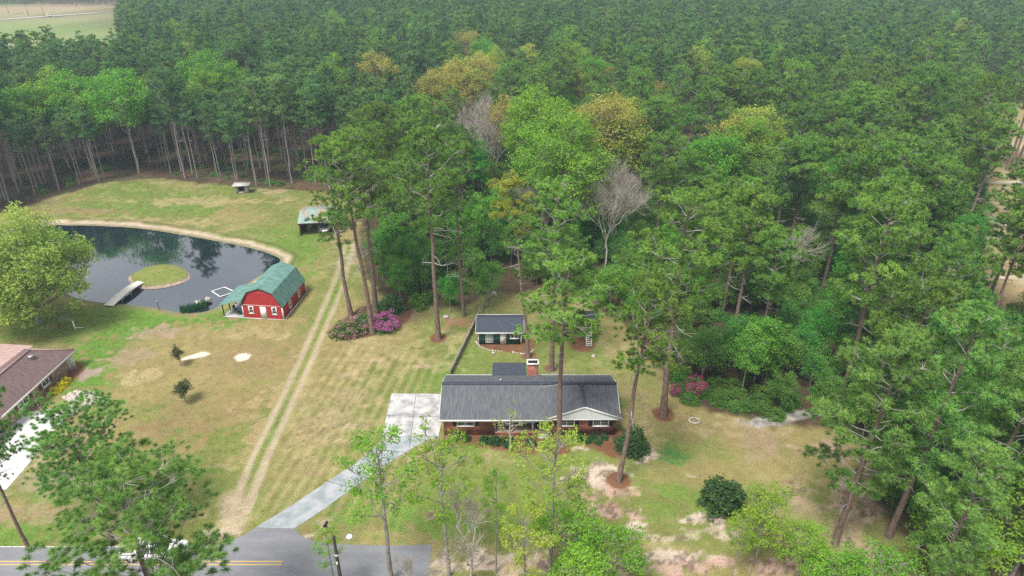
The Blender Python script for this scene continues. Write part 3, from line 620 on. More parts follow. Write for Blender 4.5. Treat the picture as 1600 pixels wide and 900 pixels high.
# porch roof falls from the left slope, part of the way back
slab(b, 'porch_roof', M['green_metal'], [(-3.35, -.25, 2.12), (.30, -.12, 2.98), (.30, 5.9, 2.98), (-3.35, 5.9, 2.12)], .06)
boxpart(b, 'porch_floor', 'concrete', -3.15, -.04, -.05, 5.7, 0, .10)
for yy in (.1, 1.95, 3.8, 5.6): boxpart(b, 'porch_post', 'black', -3.1, -2.98, yy - .06, yy + .06, .101, 2.12)
B = MB(); ring_ = [(W_ + .06, E0 - .1), (W_ - KX, K0 + .01), (W_ / 2, PK + .03), (KX, K0 + .01), (-.04, E0)]
for p, q in zip(ring_[:-1], ring_[1:]): B.bar((p[0], -.13, p[1] - .03), (q[0], -.13, q[1] - .03), .05, .13)
B.build('rake_trim', M['black'], b)
B = MB()
for xx in (-.02, W_ - .13): B.box(xx, xx + .15, -.04, -.001, .1, E0)
B.box(W_ + .001, W_ + .04, -.04, .12, .1, E0 - .12); B.box(W_ + .001, W_ + .04, D_ - .12, D_ + .04, .1, E0 - .12)
B.box(-.06, W_ + .06, -.06, -.031, .02, .14); B.box(W_ + .031, W_ + .06, -.03, D_ + .03, .02, .14); B.box(.14, W_ - .14, -.025, -.001, E0 - .02, E0 + .04); B.build('corner_trim', M['white'], b)
B = MB(); B.box(1.1, W_ - 1.1, -.02, -.001, K0 - .02, K0 + .03); B.build('belt_trim', mat('pale_red_trim', (.55, .16, .14), .6), b)
d = boxpart(b, 'door', 'white', 2.72, 3.62, -.07, -.002, .12, 2.08); boxpart(d, 'handle', 'grey_metal', 3.46, 3.54, -.12, -.071, 1.0, 1.1)
window(b, (1.35, -.01, 1.5), 0, .50, .92, (1, 2), .13); window(b, (4.85, -.01, 1.5), 0, .50, .92, (1, 2), .13)
window(b, (W_ + .01, 2.6, 1.35), R(90), .5, .92, (1, 2), .12); window(b, (W_ + .01, 6.0, 1.35), R(90), .5, .92, (1, 2), .12)
def bl(x, y): 
    v = Matrix.Rotation(BR, 3, 'Z') @ Vector((x, y, 0)); return (bx + v.x, by + v.y)
def patio_chair(x, y, rz, label):
    px_, py_ = bl(x, y); t = thing('patio_chair', (px_, py_, .10), rz, label, 'chair', None)
    boxpart(t, 'seat', 'black', -.25, .25, -.25, .25, .38, .42); boxpart(t, 'backrest', 'black', -.25, .25, .22, .26, .5, .95)
    for sx in (-.23, .23):
        for sy in (-.23, .23): boxpart(t, 'leg', 'black', sx - .025, sx + .025, sy - .025, sy + .025, 0, .38 if sy < 0 else .5)
patio_chair(-1.0, .75, R(150), 'black patio chair on the porch slab close to the barn front corner')
patio_chair(-2.1, 1.7, R(60), 'black patio chair on the barn porch near the second post')
patio_chair(-1.3, 3.2, R(200), 'black patio chair deep under the green porch roof of the barn')

# --- neighbour's brown-roofed house
nh = thing('brick_house', (-60, 62, 0), R(-2), 'tan brick house with brown shingle roof cut off by the left edge', 'house')
B = MB(); B.box(-3.2, 2.9, -7, 11.7, 0, 2.4); B.box(-14, -3.21, 6.0, 12.4, 0, 2.4); B.build('wall', M['tanbrick'], nh)
ez, rz_ = 2.45, 4.25
slab(nh, 'roof', M['shingle_brown'], [(3.5, -7.6, ez), (3.5, 12.3, ez), (0, 9.4, rz_), (0, -7.6, rz_)])
slab(nh, 'roof', M['shingle_brown'], [(-.001, -7.6, rz_), (-.001, 9.4, rz_), (-3.7, 12.3, ez), (-3.7, -7.6, ez)])
slab(nh, 'roof', M['shingle_brown'], [(3.499, 12.301, ez), (-3.7, 12.301, ez), (-.001, 9.401, rz_)])
slab(nh, 'rear_roof', M['pink_metal'], [(-15, 5.5, 2.7), (-2.2, 5.5, 2.7), (-1.6, 12.0, 3.15), (-15, 12.8, 3.15)], .06)
B = MB(); B.bar((0, -7.6, rz_ + .03), (0, 9.35, rz_ + .03), .34, .07); B.bar((0, 9.4, rz_ + .03), (3.45, 12.25, ez + .04), .3, .07); B.build('ridge_cap', mat('pink_ridge_cap', (.33, .23, .22), .9, .2), nh)
B = MB(); B.box(3.501, 3.55, -7.6, 12.34, ez - .2, ez + .02); B.box(-3.7, 3.5, 12.302, 12.35, ez - .2, ez + .02); B.build('fascia', M['white'], nh)
B = MB(); B.lathe([(0, .42), (.3, .40), (.36, .3), (.3, .27), (.3, 0)], 16, (.9, 8.2, 3.78)); B.build('roof_vent', M['grey_metal'], nh)
for yy in (2.6, 6.6):
    window(nh, (2.92, yy, 1.62), R(90), 1.15 if yy > 5 else 1.7, 1.15, (2, 2), .1)
    for sg in (-1, 1): shutter(nh, (2.93, yy + sg * (.98 if yy > 5 else 1.25), 1.62), R(90), .42, 1.25, 'brown')if 'brown' in M else None
M['brown'] = mat('brown_shutter', (.13, .06, .05), .6, .3)
for yy in (2.6, 6.6):
    for sg in (-1, 1): shutter(nh, (2.93, yy + sg * (.98 if yy > 5 else 1.25), 1.62), R(90), .42, 1.25, 'brown')
lx, ly, _ = P(110, 580)
t = thing('trellis', (lx, ly, 0), R(68), 'white trellis panel standing at the corner of the tan brick house', 'trellis')
B = MB()
for q in range(8): B.box(-.75 + q * .2, -.65 + q * .2, -.012, .012, .05, 1.7)
B.build('slat_panel', M['white'], t); B = MB(); B.box(-.86, -.76, -.05, .05, 0, 1.85); B.box(.76, .86, -.05, .05, 0, 1.85); B.box(-.759, .759, -.04, .04, 1.71, 1.82); B.build('frame', M['white'], t)

# --- green shed
SX, SY = -4.6, 79.3
s = thing('garden_shed', (SX, SY, 0), 0, 'dark green garden shed with slate roof, white trim and lattice in the back yard', 'shed')
B = MB(); B.box(0, 5.9, 0, 4.2, .05, 2.15); B.prism([(0.0, 2.151), (4.2, 2.151), (2.1, 2.95)], 'x', .002, 5.898); B.build('wall', M['shed_green'], s)
slab(s, 'roof', M['shingle_dark'], [(-.3, -.35, 2.1), (6.2, -.35, 2.1), (6.2, 2.1, 3.08), (-.3, 2.1, 3.08)], .07)
slab(s, 'roof', M['shingle_dark'], [(-.3, 2.101, 3.08), (6.2, 2.101, 3.08), (6.2, 4.55, 2.1), (-.3, 4.55, 2.1)], .07)
B = MB(); B.box(-.34, 6.24, -.4, -.352, 1.92, 2.12); B.box(-.34, 6.24, 4.552, 4.6, 1.92, 2.14); B.box(-.03, .12, -.03, -.001, .05, 1.9); B.box(5.78, 5.93, -.03, -.001, .05, 1.9)
for xx in (-.345, 6.205):
    B.bar((xx + .02, -.35, 2.0), (xx + .02, 2.1, 2.99), .04, .16); B.bar((xx + .02, 2.1, 2.99), (xx + .02, 4.55, 2.0), .04, .16)
B.build('trim', M['white'], s)
B = MB()
for q in range(5): B.box(1.0 + q * .24, 1.07 + q * .24, -.05, -.03, .3, 1.9)
for q in range(8): B.box(.98, 2.05, -.075, -.051, .35 + q * .21, .42 + q * .21)
B.build('lattice', M['white'], s)
window(s, (4.95, -.01, 1.45), 0, 1.0, .7, (2, 1), .1)
d = boxpart(s, 'door', 'white', 3.0, 3.8, -.06, -.002, .08, 1.9); boxpart(d, 'handle', 'black', 3.65, 3.72, -.1, -.061, .95, 1.05)

# --- playset with tower roof and white ladder
px_, py_, _ = P(919, 533)
p = thing('playset', (px_, py_, 0), 0, 'wooden play tower with dark roof and white ladder in the back yard', 'playset')
PW = 1.25
slab(p, 'roof', M['shingle_dark'], [(-PW, .1, 3.15), (PW, .1, 3.15), (PW, 1.5, 3.95), (-PW, 1.5, 3.95)], .06); slab(p, 'roof', M['shingle_dark'], [(-PW, 1.501, 3.95), (PW, 1.501, 3.95), (PW, 2.9, 3.15), (-PW, 2.9, 3.15)], .06)
for sx in (-.95, .95):
    for yy in (.4, 2.6): boxpart(p, 'post', 'wood_brown', sx - .06, sx + .06, yy - .06, yy + .06, 0, 3.25)
boxpart(p, 'platform', 'wood_brown', -.94, .94, .3, 2.7, 1.45, 1.55)
for sx in (-.98, .45):
    B = MB()
    B.box(sx, sx + .52, .30, .35, 2.12, 2.2); B.box(sx, sx + .52, .30, .35, 1.62, 1.69); B.bar((sx + .03, .33, 1.68), (sx + .5, .33, 2.13), .05, .05); B.bar((sx + .5, .329, 1.68), (sx + .03, .329, 2.13), .05, .05)
    B.build('railing', M['white'], p)
B = MB()
th = np.linspace(0, math.pi, 9); B.tube([(-.36, .28, 1.5), (-.36, .28, 2.6)] + [(-.36 * math.cos(a), .28, 2.7 + .28 * math.sin(a)) for a in th] + [(.36, .28, 2.6), (.36, .28, 1.5)], .045, 6); B.build('arch', M['white'], p)
B = MB()
for sx in (-.36, .36): B.bar((sx, -1.35, 0), (sx, .28, 1.52), .10, .12)
for q in range(8):
    f_ = (q + .6) / 8.4; B.box(-.31, .31, -1.35 + 1.63 * f_ - .07, -1.35 + 1.63 * f_ + .07, 1.52 * f_ - .02, 1.52 * f_ + .03)
B.build('ladder', M['white'], p)

# --- board fence running back from the house
F0, F1, F2 = P2(704, 588), P2(748, 497), P2(771, 458)
def fence(name, pts, hgt, label, rails, n_boards):
    t = thing(name, (*pts[0], 0), 0, label, 'fence'); o = Vector((*pts[0], 0))
    for a, c in zip(pts[:-1], pts[1:]):
        a = Vector((*a, 0)) - o; c = Vector((*c, 0)) - o; L_ = (c - a).length; n_ = max(1, round(L_ / 2.4)); dirv = (c - a).normalized(); nr = Vector((-dirv.y, dirv.x, 0)) * .07
        for q in range(n_ + (1 if c is not None else 0)):
            if q == n_ and pts[-1] != (c.x + o.x, c.y + o.y): continue
            pp = a + dirv * (L_ * q / n_); B = MB(); B.box(pp.x - .06, pp.x + .06, pp.y - .06, pp.y + .06, 0, hgt + .12); B.build('post', M['wood_grey'], t)
        for z_, hh in rails:
            B = MB(); B.bar(a + nr + Vector((0, 0, z_)), c + nr + Vector((0, 0, z_)), .04, hh); B.build('rail', M['wood_grey'], t)
        if n_boards:
            B = MB(); nb = int(L_ / n_boards)
            for q in range(nb):
                pp = a + dirv * (L_ * (q + .5) / nb) - nr * .35
                B.bar(pp + Vector((0, 0, .08)), pp + Vector((0, 0, hgt)), .11, .02)
            B.build('board_panel', M['wood_grey'], t)
    return t
fence('board_fence', [F0, F1], 1.25, 'weathered grey board fence running from the house corner to the shed', [(.35, .1), (.95, .1)], .22)
fence('rail_fence', [(F1[0] + .05, F1[1] + .35), F2], 1.25, 'thin pale rail fence climbing from the shed to the wood edge', [(.4, .06), (.8, .06), (1.22, .10)], 0)

# --- open shelter with a car, outdoor fireplace, small hut on the right
a_, b_ = P2(467, 349, 2.5), P2(530, 342, 2.6)
sx_, sy_ = a_; ang = math.atan2(b_[1] - a_[1], b_[0] - a_[0]) * .55; wd = math.hypot(b_[0] - a_[0], b_[1] - a_[1]) - .2
sh = thing('open_shelter', (sx_, sy_, 0), ang, 'open car shelter with rust-streaked green metal roof at the wood edge', 'shelter')
rust = mat('rusty_green_metal', (.25, .38, .36), .5, .4, var=((.33, .17, .10), .55, 9, (2.2, .5, 1))); 
slab(sh, 'roof', rust, [(-.2, -.3, 2.55), (wd + .2, -.3, 2.55), (wd + .2, 4.2, 3.5), (-.2, 4.2, 3.5)], .07); slab(sh, 'roof', rust, [(-.2, 4.201, 3.5), (wd + .2, 4.201, 3.5), (wd + .2, 8.4, 2.6), (-.2, 8.4, 2.6)], .07)
for xx in (0, wd / 2, wd):
    for yy in (0, 8): boxpart(sh, 'post', 'wood_brown', xx - .08, xx + .08, yy - .08, yy + .08, 0, 2.5)
    boxpart(sh, 'post', 'wood_brown', xx - .08, xx + .08, 4.1, 4.26, 0, 3.38)
B = MB(); B.box(-.05, -.01, .3, 7.9, 0, 2.3); B.box(0, wd, 8.1, 8.15, 0, 2.4); B.build('side_wall', M['wood_brown'], sh)
boxpart(sh, 'fascia', 'black', -.2, wd + .2, -.36, -.302, 2.32, 2.5)
fx, fy, _ = P(379, 302)
fp = thing('outdoor_fireplace', (fx, fy, 0), R(8), 'stone outdoor fireplace with a pale flat roof by the trees behind the pond', 'fireplace')
boxpart(fp, 'roof', 'concrete', -1.75, 1.75, -.7, 1.9, 1.75, 1.93)
B = MB(); B.box(-1.3, -.75, -.2, 1.5, 0, 1.748); B.box(.65, 1.3, -.2, 1.5, 0, 1.748); B.box(-.749, .649, 1.2, 1.5, 0, 1.74); B.box(-.749, .649, -.15, .3, 0, .38); B.build('wall', M['stone'], fp)
boxpart(fp, 'hearth', 'dark', -.7, .6, .9, 1.19, .3, 1.5)
B = MB(); B.tube([(-.5, .2, .46), (.4, .35, .46)], .09, 8); B.tube([(-.4, .5, .47), (.5, .45, .47)], .08, 8); tag(B.build('firewood', M['wood_brown'], None), 'split logs lying in the stone outdoor fireplace', 'firewood').location = (fx, fy, 0)
hx_, hyy, _ = P(1483, 226)
hut = thing('pole_shed', (hx_, hyy, 0), R(20), 'brown open pole shed half hidden among the trees on the far right', 'shed')
slab(hut, 'roof', M['wood_brown'], [(-2, -2, 2.6), (2, -2, 2.6), (2, 2, 3.2), (-2, 2, 3.2)])
for xx in (-1.8, 0, 1.8):
    for yy in (-1.8, 1.8): boxpart(hut, 'post', 'wood_grey', xx - .09, xx + .09, yy - .09, yy + .09, 0, 2.5 if yy < 0 else 3.0)
boxpart(hut, 'back_wall', 'wood_brown', -1.85, 1.85, 1.9, 1.96, 0, 2.95)

# --- pond furniture
q0, q1 = Vector((*P2(172, 477), .05)), Vector((*P2(222, 441), .12)); dv = q1 - q0; LB = math.hypot(dv.x, dv.y) + .9
br = thing('footbridge', (q0.x, q0.y, 0), math.atan2(dv.y, dv.x), 'bleached arched footbridge from the lawn to the round island', 'bridge')
NS = 26; arc = lambda f_: .14 + .36 * math.sin(math.pi * f_) ** 1.0
B = MB()
for q in range(NS):
    f0, f1 = q / NS, (q + .985) / NS; z0, z1 = arc(f0), arc(f1)
    v = [(-.3 + LB * f, y_, z_ - t_) for f, z_ in ((f0, z0), (f1, z1)) for y_ in (-.78, .78) for t_ in (0, .06)]
    B.add(v, [[0, 2, 6, 4], [1, 5, 7, 3], [0, 4, 5, 1], [2, 3, 7, 6], [0, 1, 3, 2], [4, 6, 7, 5]])
B.build('deck', M['deck'], br)
for y_ in (-.62, .62):
    B = MB(); B.tube([(-.3 + LB * f, y_, arc(f) - .17) for f in np.linspace(0, 1, 14)], .09, 4); B.build('beam', M['wood_grey'], br)
for f in (.25, .5, .75):
    for y_ in (-.62, .62): boxpart(br, 'support_post', 'wood_grey', -.3 + LB * f - .07, -.3 + LB * f + .07, y_ - .07, y_ + .07, -1.0, arc(f) - .2)
fr_ = PX([(331, 455), (351, 448.5), (367, 456), (344, 463.5)], -.2); t = thing('floating_frame', (*fr_[0], -.22), 0, 'white square pipe frame floating on the pond beside the barn', 'frame'); B = MB()
for q in range(4):
    a, c = fr_[q], fr_[(q + 1) % 4]; B.tube([(a[0] - fr_[0][0], a[1] - fr_[0][1], 0), (c[0] - fr_[0][0], c[1] - fr_[0][1], 0)], .085, 8)
B.build('pipe', M['white'], t)
px_, py_, _ = P(249, 484); t = thing('lantern_post', (px_, py_, -.1), 0, 'thin dark lantern post standing at the near pond edge', 'lamp post'); B = MB(); B.tube([(0, 0, 0), (0, 0, 1.35)], .045, 8); B.build('pole', M['black'], t); B = MB(); B.lathe([(.0, 1.72), (.13, 1.62), (.11, 1.4), (.05, 1.35), (0, 1.35)], 10); B.build('lantern', M['grey_metal'], t)
# goal frame
ga, gb = P2(93, 511), P2(119, 518); t = thing('goal_frame', (*ga, 0), math.atan2(gb[1] - ga[1], gb[0] - ga[0]), 'weathered wooden goal frame on the grass near the big maple', 'goal frame'); GW = math.hypot(gb[0] - ga[0], gb[1] - ga[1])
boxpart(t, 'post', 'wood_brown', -.06, .06, -.06, .06, 0, 1.75); boxpart(t, 'post', 'deck', GW - .06, GW + .06, -.06, .06, 0, 1.75); boxpart(t, 'crossbar', 'wood_grey', -.12, GW + .12, -.05, .05, 1.751, 1.86)
for xx, mm in ((0, 'wood_brown'), (GW, 'deck')):
    B = MB(); B.bar((xx, .061, .6), (xx + .25, 1.1, .05), .08, .08); B.build('brace', M[mm], t)

# --- mailbox and street lamp
px_, py_, _ = P(512, 832); t = thing('mailbox', (px_, py_, 0), R(-15), 'black mailbox on a dark post beside the driveway mouth', 'mailbox')
boxpart(t, 'post', 'wood_brown', -.06, .06, -.06, .06, 0, 1.05)
prof_ = [(-.11, 1.06), (.11, 1.06), (.11, 1.2)] + [(.11 * math.cos(a), 1.2 + .11 * math.sin(a)) for a in np.linspace(.3, math.pi - .3, 6)] + [(-.11, 1.2)]
B = MB(); B.prism(prof_, 'y', -.42, .2); bxm = B.build('box', M['black'], t); boxpart(bxm, 'flag', 'red_lamp', .112, .125, -.1, .0, 1.15, 1.36); boxpart(t, 'brace', 'wood_brown', -.05, .05, -.35, -.062, .96, 1.05)
lx, ly, lz = P(521, 838, 8.0); t = thing('street_lamp', (lx, ly, 0), 0, 'dark wooden street lamp pole with a white lamp arm over the road', 'street lamp')
B = MB(); B.tube([(0, 0, 0), (0, 0, 4), (0, 0, 8.05)], [.16, .14, .11], 10); B.build('pole', mat('tarred_pole', (.06, .05, .045), .9, .1, var=((.11, .09, .08), 2, 5, (4, 4, .4))), t)
hx2, hy2, hz2 = P(546, 838, 7.3); B = MB(); B.tube([(.1, .05, 6.0), (.45 * (hx2 - lx), .45 * (hy2 - ly), 6.75), (hx2 - lx - .15, hy2 - ly - .1, 7.28)], .055, 8); B.build('arm', M['grey_metal'], t)
B = MB(); T = Matrix.Translation((hx2 - lx, hy2 - ly, 7.3)); B.lathe([(0, .12), (.16, .1), (.27, .0), (.24, -.08), (.1, -.14), (0, -.15)], 14, (hx2 - lx, hy2 - ly, 7.3)); B.build('lamp_head', M['white'], t)
boxpart(t, 'bracket', 'grey_metal', -.19, .19, -.19, .19, 5.85, 6.05); boxpart(t, 'insulator', 'white', -.06, .06, -.26, -.17, 5.0, 5.35)

# ------------------------------------------------------------------ vehicles
def loft(B, secs):
    """closed loft through equal-length sections"""
    secs = [np.array(q, float) for q in secs]; k_ = len(secs[0]); V = np.concatenate(secs); n_ = len(secs)
    ii = np.arange(n_ - 1)[:, None] * k_; jj = np.arange(k_)[None]
    B.add(V, np.stack([ii + jj, ii + (jj + 1) % k_, ii + k_ + (jj + 1) % k_, ii + k_ + jj], -1).reshape(-1, 4)); B.add(secs[0], [list(range(k_))[::-1]]); B.add(secs[-1], [list(range(k_))])
def body_sec(x, hw, z0, z1, tum=.08):
    return [(x, -hw + .05, z0), (x, hw - .05, z0), (x, hw, z0 + .15), (x, hw, z0 + (z1 - z0) * .65), (x, hw - tum, z1 - .03), (x, hw - tum - .08, z1), (x, -hw + tum + .08, z1), (x, -hw + tum, z1 - .03), (x, -hw, z0 + (z1 - z0) * .65), (x, -hw, z0 + .15)]
def wheel(t, x, y, r_, sgn):
    B = MB(); th = np.arange(20) * 2 * math.pi / 20
    prof = [(r_ * .62, -.10), (r_ * .95, -.11), (r_, -.06), (r_, .06), (r_ * .95, .11), (r_ * .62, .10)]
    V = [(x + r * math.cos(a), y + w_, r_ + r * math.sin(a)) for r, w_ in prof for a in th]; ii = np.arange(5)[:, None] * 20; jj = np.arange(20)[None]
    B.add(V, np.stack([ii + jj, ii + (jj + 1) % 20, ii + 20 + (jj + 1) % 20, ii + 20 + jj], -1).reshape(-1, 4)); wl = B.build('wheel', M['tyre'], t)
    B = MB(); V = [(x + r * math.cos(a), y + sgn * w_, r_ + r * math.sin(a)) for r, w_ in ((r_ * .63, .06), (r_ * .5, .09), (r_ * .15, .075)) for a in th]
    B.add(V, np.stack([ii[:2] + jj, ii[:2] + (jj + 1) % 20, ii[:2] + 20 + (jj + 1) % 20, ii[:2] + 20 + jj], -1).reshape(-1, 4)); B.add(V[-20:], [list(range(20))]); B.build('rim', M['rim'], wl)
def vehicle(name, loc, rz, L_, label, cat, pickup=True):
    t = thing(name, loc, rz, label, cat); hw = .95; hl = L_ / 2; B = MB()
    if pickup: xs = [(-hl, .72, .96), (-hl + .08, .93, 1.0), (-hl + .5, .95, 1.02), (-.55, .95, 1.04), (.2, .95, 1.05), (1.15, .95, 1.06), (1.7, .95, 1.06), (hl - .35, .92, 1.0), (hl - .05, .84, .92), (hl, .72, .80)]
    else: xs = [(-hl, .68, .86), (-hl + .1, .86, .98), (-hl + .7, .9, 1.0), (0, .9, .98), (1.0, .9, .95), (hl - .5, .86, .86), (hl - .08, .78, .76), (hl, .6, .64)]
    loft(B, [body_sec(x, w_, .42 if .1 < abs(x) < hl - .1 else .5, z_) for x, w_, z_ in xs]); B.build('body', M['car_white'], t)
    cab = [(-.62, .80, 1.03, .62), (-.45, .80, 1.75, .62), (.55, .80, 1.78, .62), (1.25, .80, 1.05, .62)] if pickup else [(-hl + .45, .78, .98, .55), (-hl + 1.15, .78, 1.42, .55), (.45, .78, 1.44, .55), (1.25, .78, .96, .55)]
    zb = cab[0][2] - .02; B = MB(); lo = [(cab[0][0], zb), (cab[-1][0], zb)]
    poly_ = [(c_[0], c_[2]) for c_ in cab]
    def cabin(nm, m, ins, hwid, top, flat=False):
        B = MB(); n_ = len(poly_); V = []
        for sgn in (-1, 1):
            for (x_, z_) in poly_:
                f_ = (z_ - poly_[0][1]) / (poly_[1][1] - poly_[0][1]); V.append((x_, sgn * (hwid - .17 * max(f_, 0)), z_))
        B.add(V, [[0, 1, 2, 3], [4, 7, 6, 5], [0, 4, 5, 1], [1, 5, 6, 2], [2, 6, 7, 3], [3, 7, 4, 0]]); return B.build(nm, m, t)
    cabin('window', M['glass'], 0, .85, 0)
    B = MB(); x1_, z1_ = poly_[1]; x2_, z2_ = poly_[2]; loft(B, [[(x_, -.64 + e, z_ - .02), (x_, .64 - e, z_ - .02), (x_, .62 - e, z_ + .05), (x_, -.62 + e, z_ + .05)] for x_, z_, e in ((x1_ - .06, z1_ - .03, .06), (x1_ + .1, z1_, 0), (x2_ - .1, z2_, 0), (x2_ + .08, z2_ - .03, .06))]); B.build('cab_roof', M['car_white'], t)
    B = MB()
    for sgn in (-1, 1):
        B.tube([(poly_[0][0], sgn * .85, poly_[0][1]), (x1_, sgn * .68, z1_), (x2_, sgn * .68, z2_), (poly_[3][0], sgn * .85, poly_[3][1])], .045, 5); B.tube([((x1_ + x2_) / 2, sgn * .69, z1_), ((x1_ + x2_) / 2, sgn * .86, poly_[0][1])], .045, 5)
    B.build('pillars', M['car_white'], t)
    if pickup:
        B = MB(); B.box(-hl + .14, -.70, -.80, .80, 1.0, 1.028); B.build('bed_liner', M['tyre'], t)
        B = MB(); B.box(-hl + .06, -.64, -.95, -.81, 1.0, 1.2); B.box(-hl + .06, -.64, .81, .95, 1.0, 1.2); B.box(-hl + .0, -hl + .12, -.80, .80, .9, 1.19); B.build('bed_side', M['car_white'], t)
    for sx in (-hl + .95, hl - .95):
        for sg in (-1, 1): wheel(t, sx, sg * .82, .37 if pickup else .32, sg)
    for sg in (-1, 1):
        zf = .78 if pickup else .68; boxpart(t, 'headlight', 'lamp_clear', hl - .10, hl + .012, sg * .6 - .16, sg * .6 + .16, zf - .1, zf + .06)
        boxpart(t, 'tail_light', 'red_lamp', -hl - .012, -hl + .1, sg * .66 - .1, sg * .66 + .1, .68, .9); boxpart(t, 'mirror', 'black', .95, 1.1, sg * 1.0 - .1, sg * 1.0 + .1, 1.1, 1.28)
    boxpart(t, 'bumper', 'grey_metal', hl - .03, hl + .09, -.8, .8, .45, .6); boxpart(t, 'bumper', 'grey_metal', -hl - .09, -hl + .03, -.8, .8, .45, .6); boxpart(t, 'windscreen_wiper', 'black', 1.16, 1.2, -.5, .5, 1.16, 1.18)
    return t
vx, vy, _ = P(246, 866); vehicle('pickup_truck', (vx, vy - .1, .03), R(0), 5.6, 'white pickup truck on the road under the big near pine', 'truck')
vx, vy, _ = P(513, 361); vehicle('parked_car', (vx - .3, vy + .7, 0), R(-98), 4.5, 'white car parked under the rusty green shelter roof', 'car', False)
vx, vy, _ = P(77, 26); vehicle('parked_car', (vx, vy, .25), R(-25), 4.6, 'white car far away on the pale road across the field', 'car', False)

# ------------------------------------------------------------------ stones
rs = np.random.RandomState(5)
def stone_bm(r_, seed):
    q = np.random.RandomState(seed); B = MB(); n1, n2 = 8, 6
    V = []
    for a in range(n2 + 1):
        for c_ in range(n1):
            ph = math.pi * a / n2; th = 2 * math.pi * c_ / n1; rr = r_ * (.8 + .4 * q.rand()); V.append((rr * math.sin(ph) * math.cos(th) * 1.2, rr * math.sin(ph) * math.sin(th), rr * .62 * (math.cos(ph) + .5)))
    ii = np.arange(n2)[:, None] * n1; jj = np.arange(n1)[None]; B.add(V, np.stack([ii + jj, ii + n1 + jj, ii + n1 + (jj + 1) % n1, ii + (jj + 1) % n1], -1).reshape(-1, 4)); return B
def stones(name, pts, r_, label, group, sd, cat='stone'):
    ms = [stone_bm(r_, sd + q).mesh(name, M['stone']) for q in range(3)]
    for q, (x, y) in enumerate(pts):
        o = obj(name, ms[q % 3]); o.location = (x, y, 0); o.rotation_euler = (0, 0, rs.rand() * 6.28); o.scale = (rs.uniform(.7, 1.3),) * 3; tag(o, label, cat, group)
edge = []
for seg in ([(744, 534), (750, 542), (765, 547.5), (788, 549.5)], [(802, 551), (818, 553.5), (828, 552), (836, 546)]):
    pp = pxl(seg)
    for a, c_ in zip(pp[:-1], pp[1:]):
        L_ = math.hypot(c_[0] - a[0], c_[1] - a[1]); n_ = max(1, int(L_ / .34))
        for q in range(n_): edge.append((a[0] + (c_[0] - a[0]) * q / n_, a[1] + (c_[1] - a[1]) * q / n_))
stones('edging_stone', edge, .14, 'small white stone edging the straw bed before the green shed', 'white stones edging the shed bed', 20)
pile = []
for _ in range(4000):
    x_, y_ = rs.uniform(100, 162), rs.uniform(610, 634)
    if inside(np.array([x_]), np.array([y_]), [(98, 622), (118, 612), (140, 613), (158, 622), (160, 631), (140, 632), (122, 634)])[0]:
        c_ = P2(x_, y_)
        if all(math.hypot(c_[0] - a, c_[1] - d_) > .34 for a, d_ in pile): pile.append(c_)
stones('rubble_stone', pile[:110], .24, 'pale rubble stone in the heap beside the white concrete drive', 'rubble heap by the concrete drive', 30)
stones('boulder', [P2(697, 496), P2(771, 552), P2(927, 557)], .35, 'pale boulder lying on the back yard grass', 'pale boulders in the back yard', 40)
stones('boulder', pxl([(310, 474), (325, 469)]), .42, 'white boulder at the reed bed on the pond edge', 'white boulders by the reeds', 45)
px_, py_, _ = P(1085, 658); B = MB(); th = np.linspace(0, 2 * math.pi, 24); B.tube(np.column_stack([.62 * np.cos(th), .5 * np.sin(th), np.full(24, .08)]), .13, 7); tag(B.build('fire_ring', M['stone']), 'low stone fire ring on the right lawn', 'fire ring').location = (px_, py_, 0)
px_, py_, _ = P(773, 463); t = thing('garden_chair', (px_, py_, 0), R(160), 'white plastic garden chair at the back end of the rail fence', 'chair'); boxpart(t, 'seat', 'white', -.25, .25, -.25, .25, .4, .45); boxpart(t, 'backrest', 'white', -.25, .25, .23, .28, .46, .95)
for sx in (-.22, .22):
    for sy in (-.22, .22): boxpart(t, 'leg', 'white', sx - .03, sx + .03, sy - .03, sy + .03, 0, .4)

# ------------------------------------------------------------------ plants: generators
def bez(a, b, c, n_=5):
    t = np.linspace(0, 1, n_)[:, None]; return (1 - t) ** 2 * a + 2 * t * (1 - t) * b + t * t * c
def needles(B, cen, rad, nb, rng, tint, bias, wd=.055, flat=.85):
    """bursts of needle blades: one thin triangle per blade, leaning outwards from the clump"""
    K = len(cen); cen = np.repeat(np.asarray(cen), nb, 0); rad = np.repeat(np.asarray(rad), nb)[:, None]; tint = np.repeat(tint, nb)
    d = rng.normal(size=(K * nb, 3)) + np.repeat(np.asarray(bias), nb, 0) * .55; d /= np.linalg.norm(d, axis=1)[:, None]
    s = np.cross(d, np.repeat(np.asarray(bias), nb, 0) + rng.normal(0, .38, d.shape)); s /= np.linalg.norm(s, axis=1)[:, None] + 1e-9     # blade faces look outwards
    sq = np.array([1, 1, flat]); o = cen + d * rad * rng.uniform(-.1, .4, (len(d), 1)) * sq; tip = cen + d * rad * rng.uniform(.75, 1.15, (len(d), 1)) * sq
    w_ = wd * rng.uniform(.7, 1.3, (len(d), 1)); V = np.stack([o - s * w_, o + s * w_, tip], 1).reshape(-1, 3)
    B.add(V, np.arange(len(V)).reshape(-1, 3), np.repeat(np.clip(tint + rng.normal(0, .12, len(d)), 0, 1), 3))
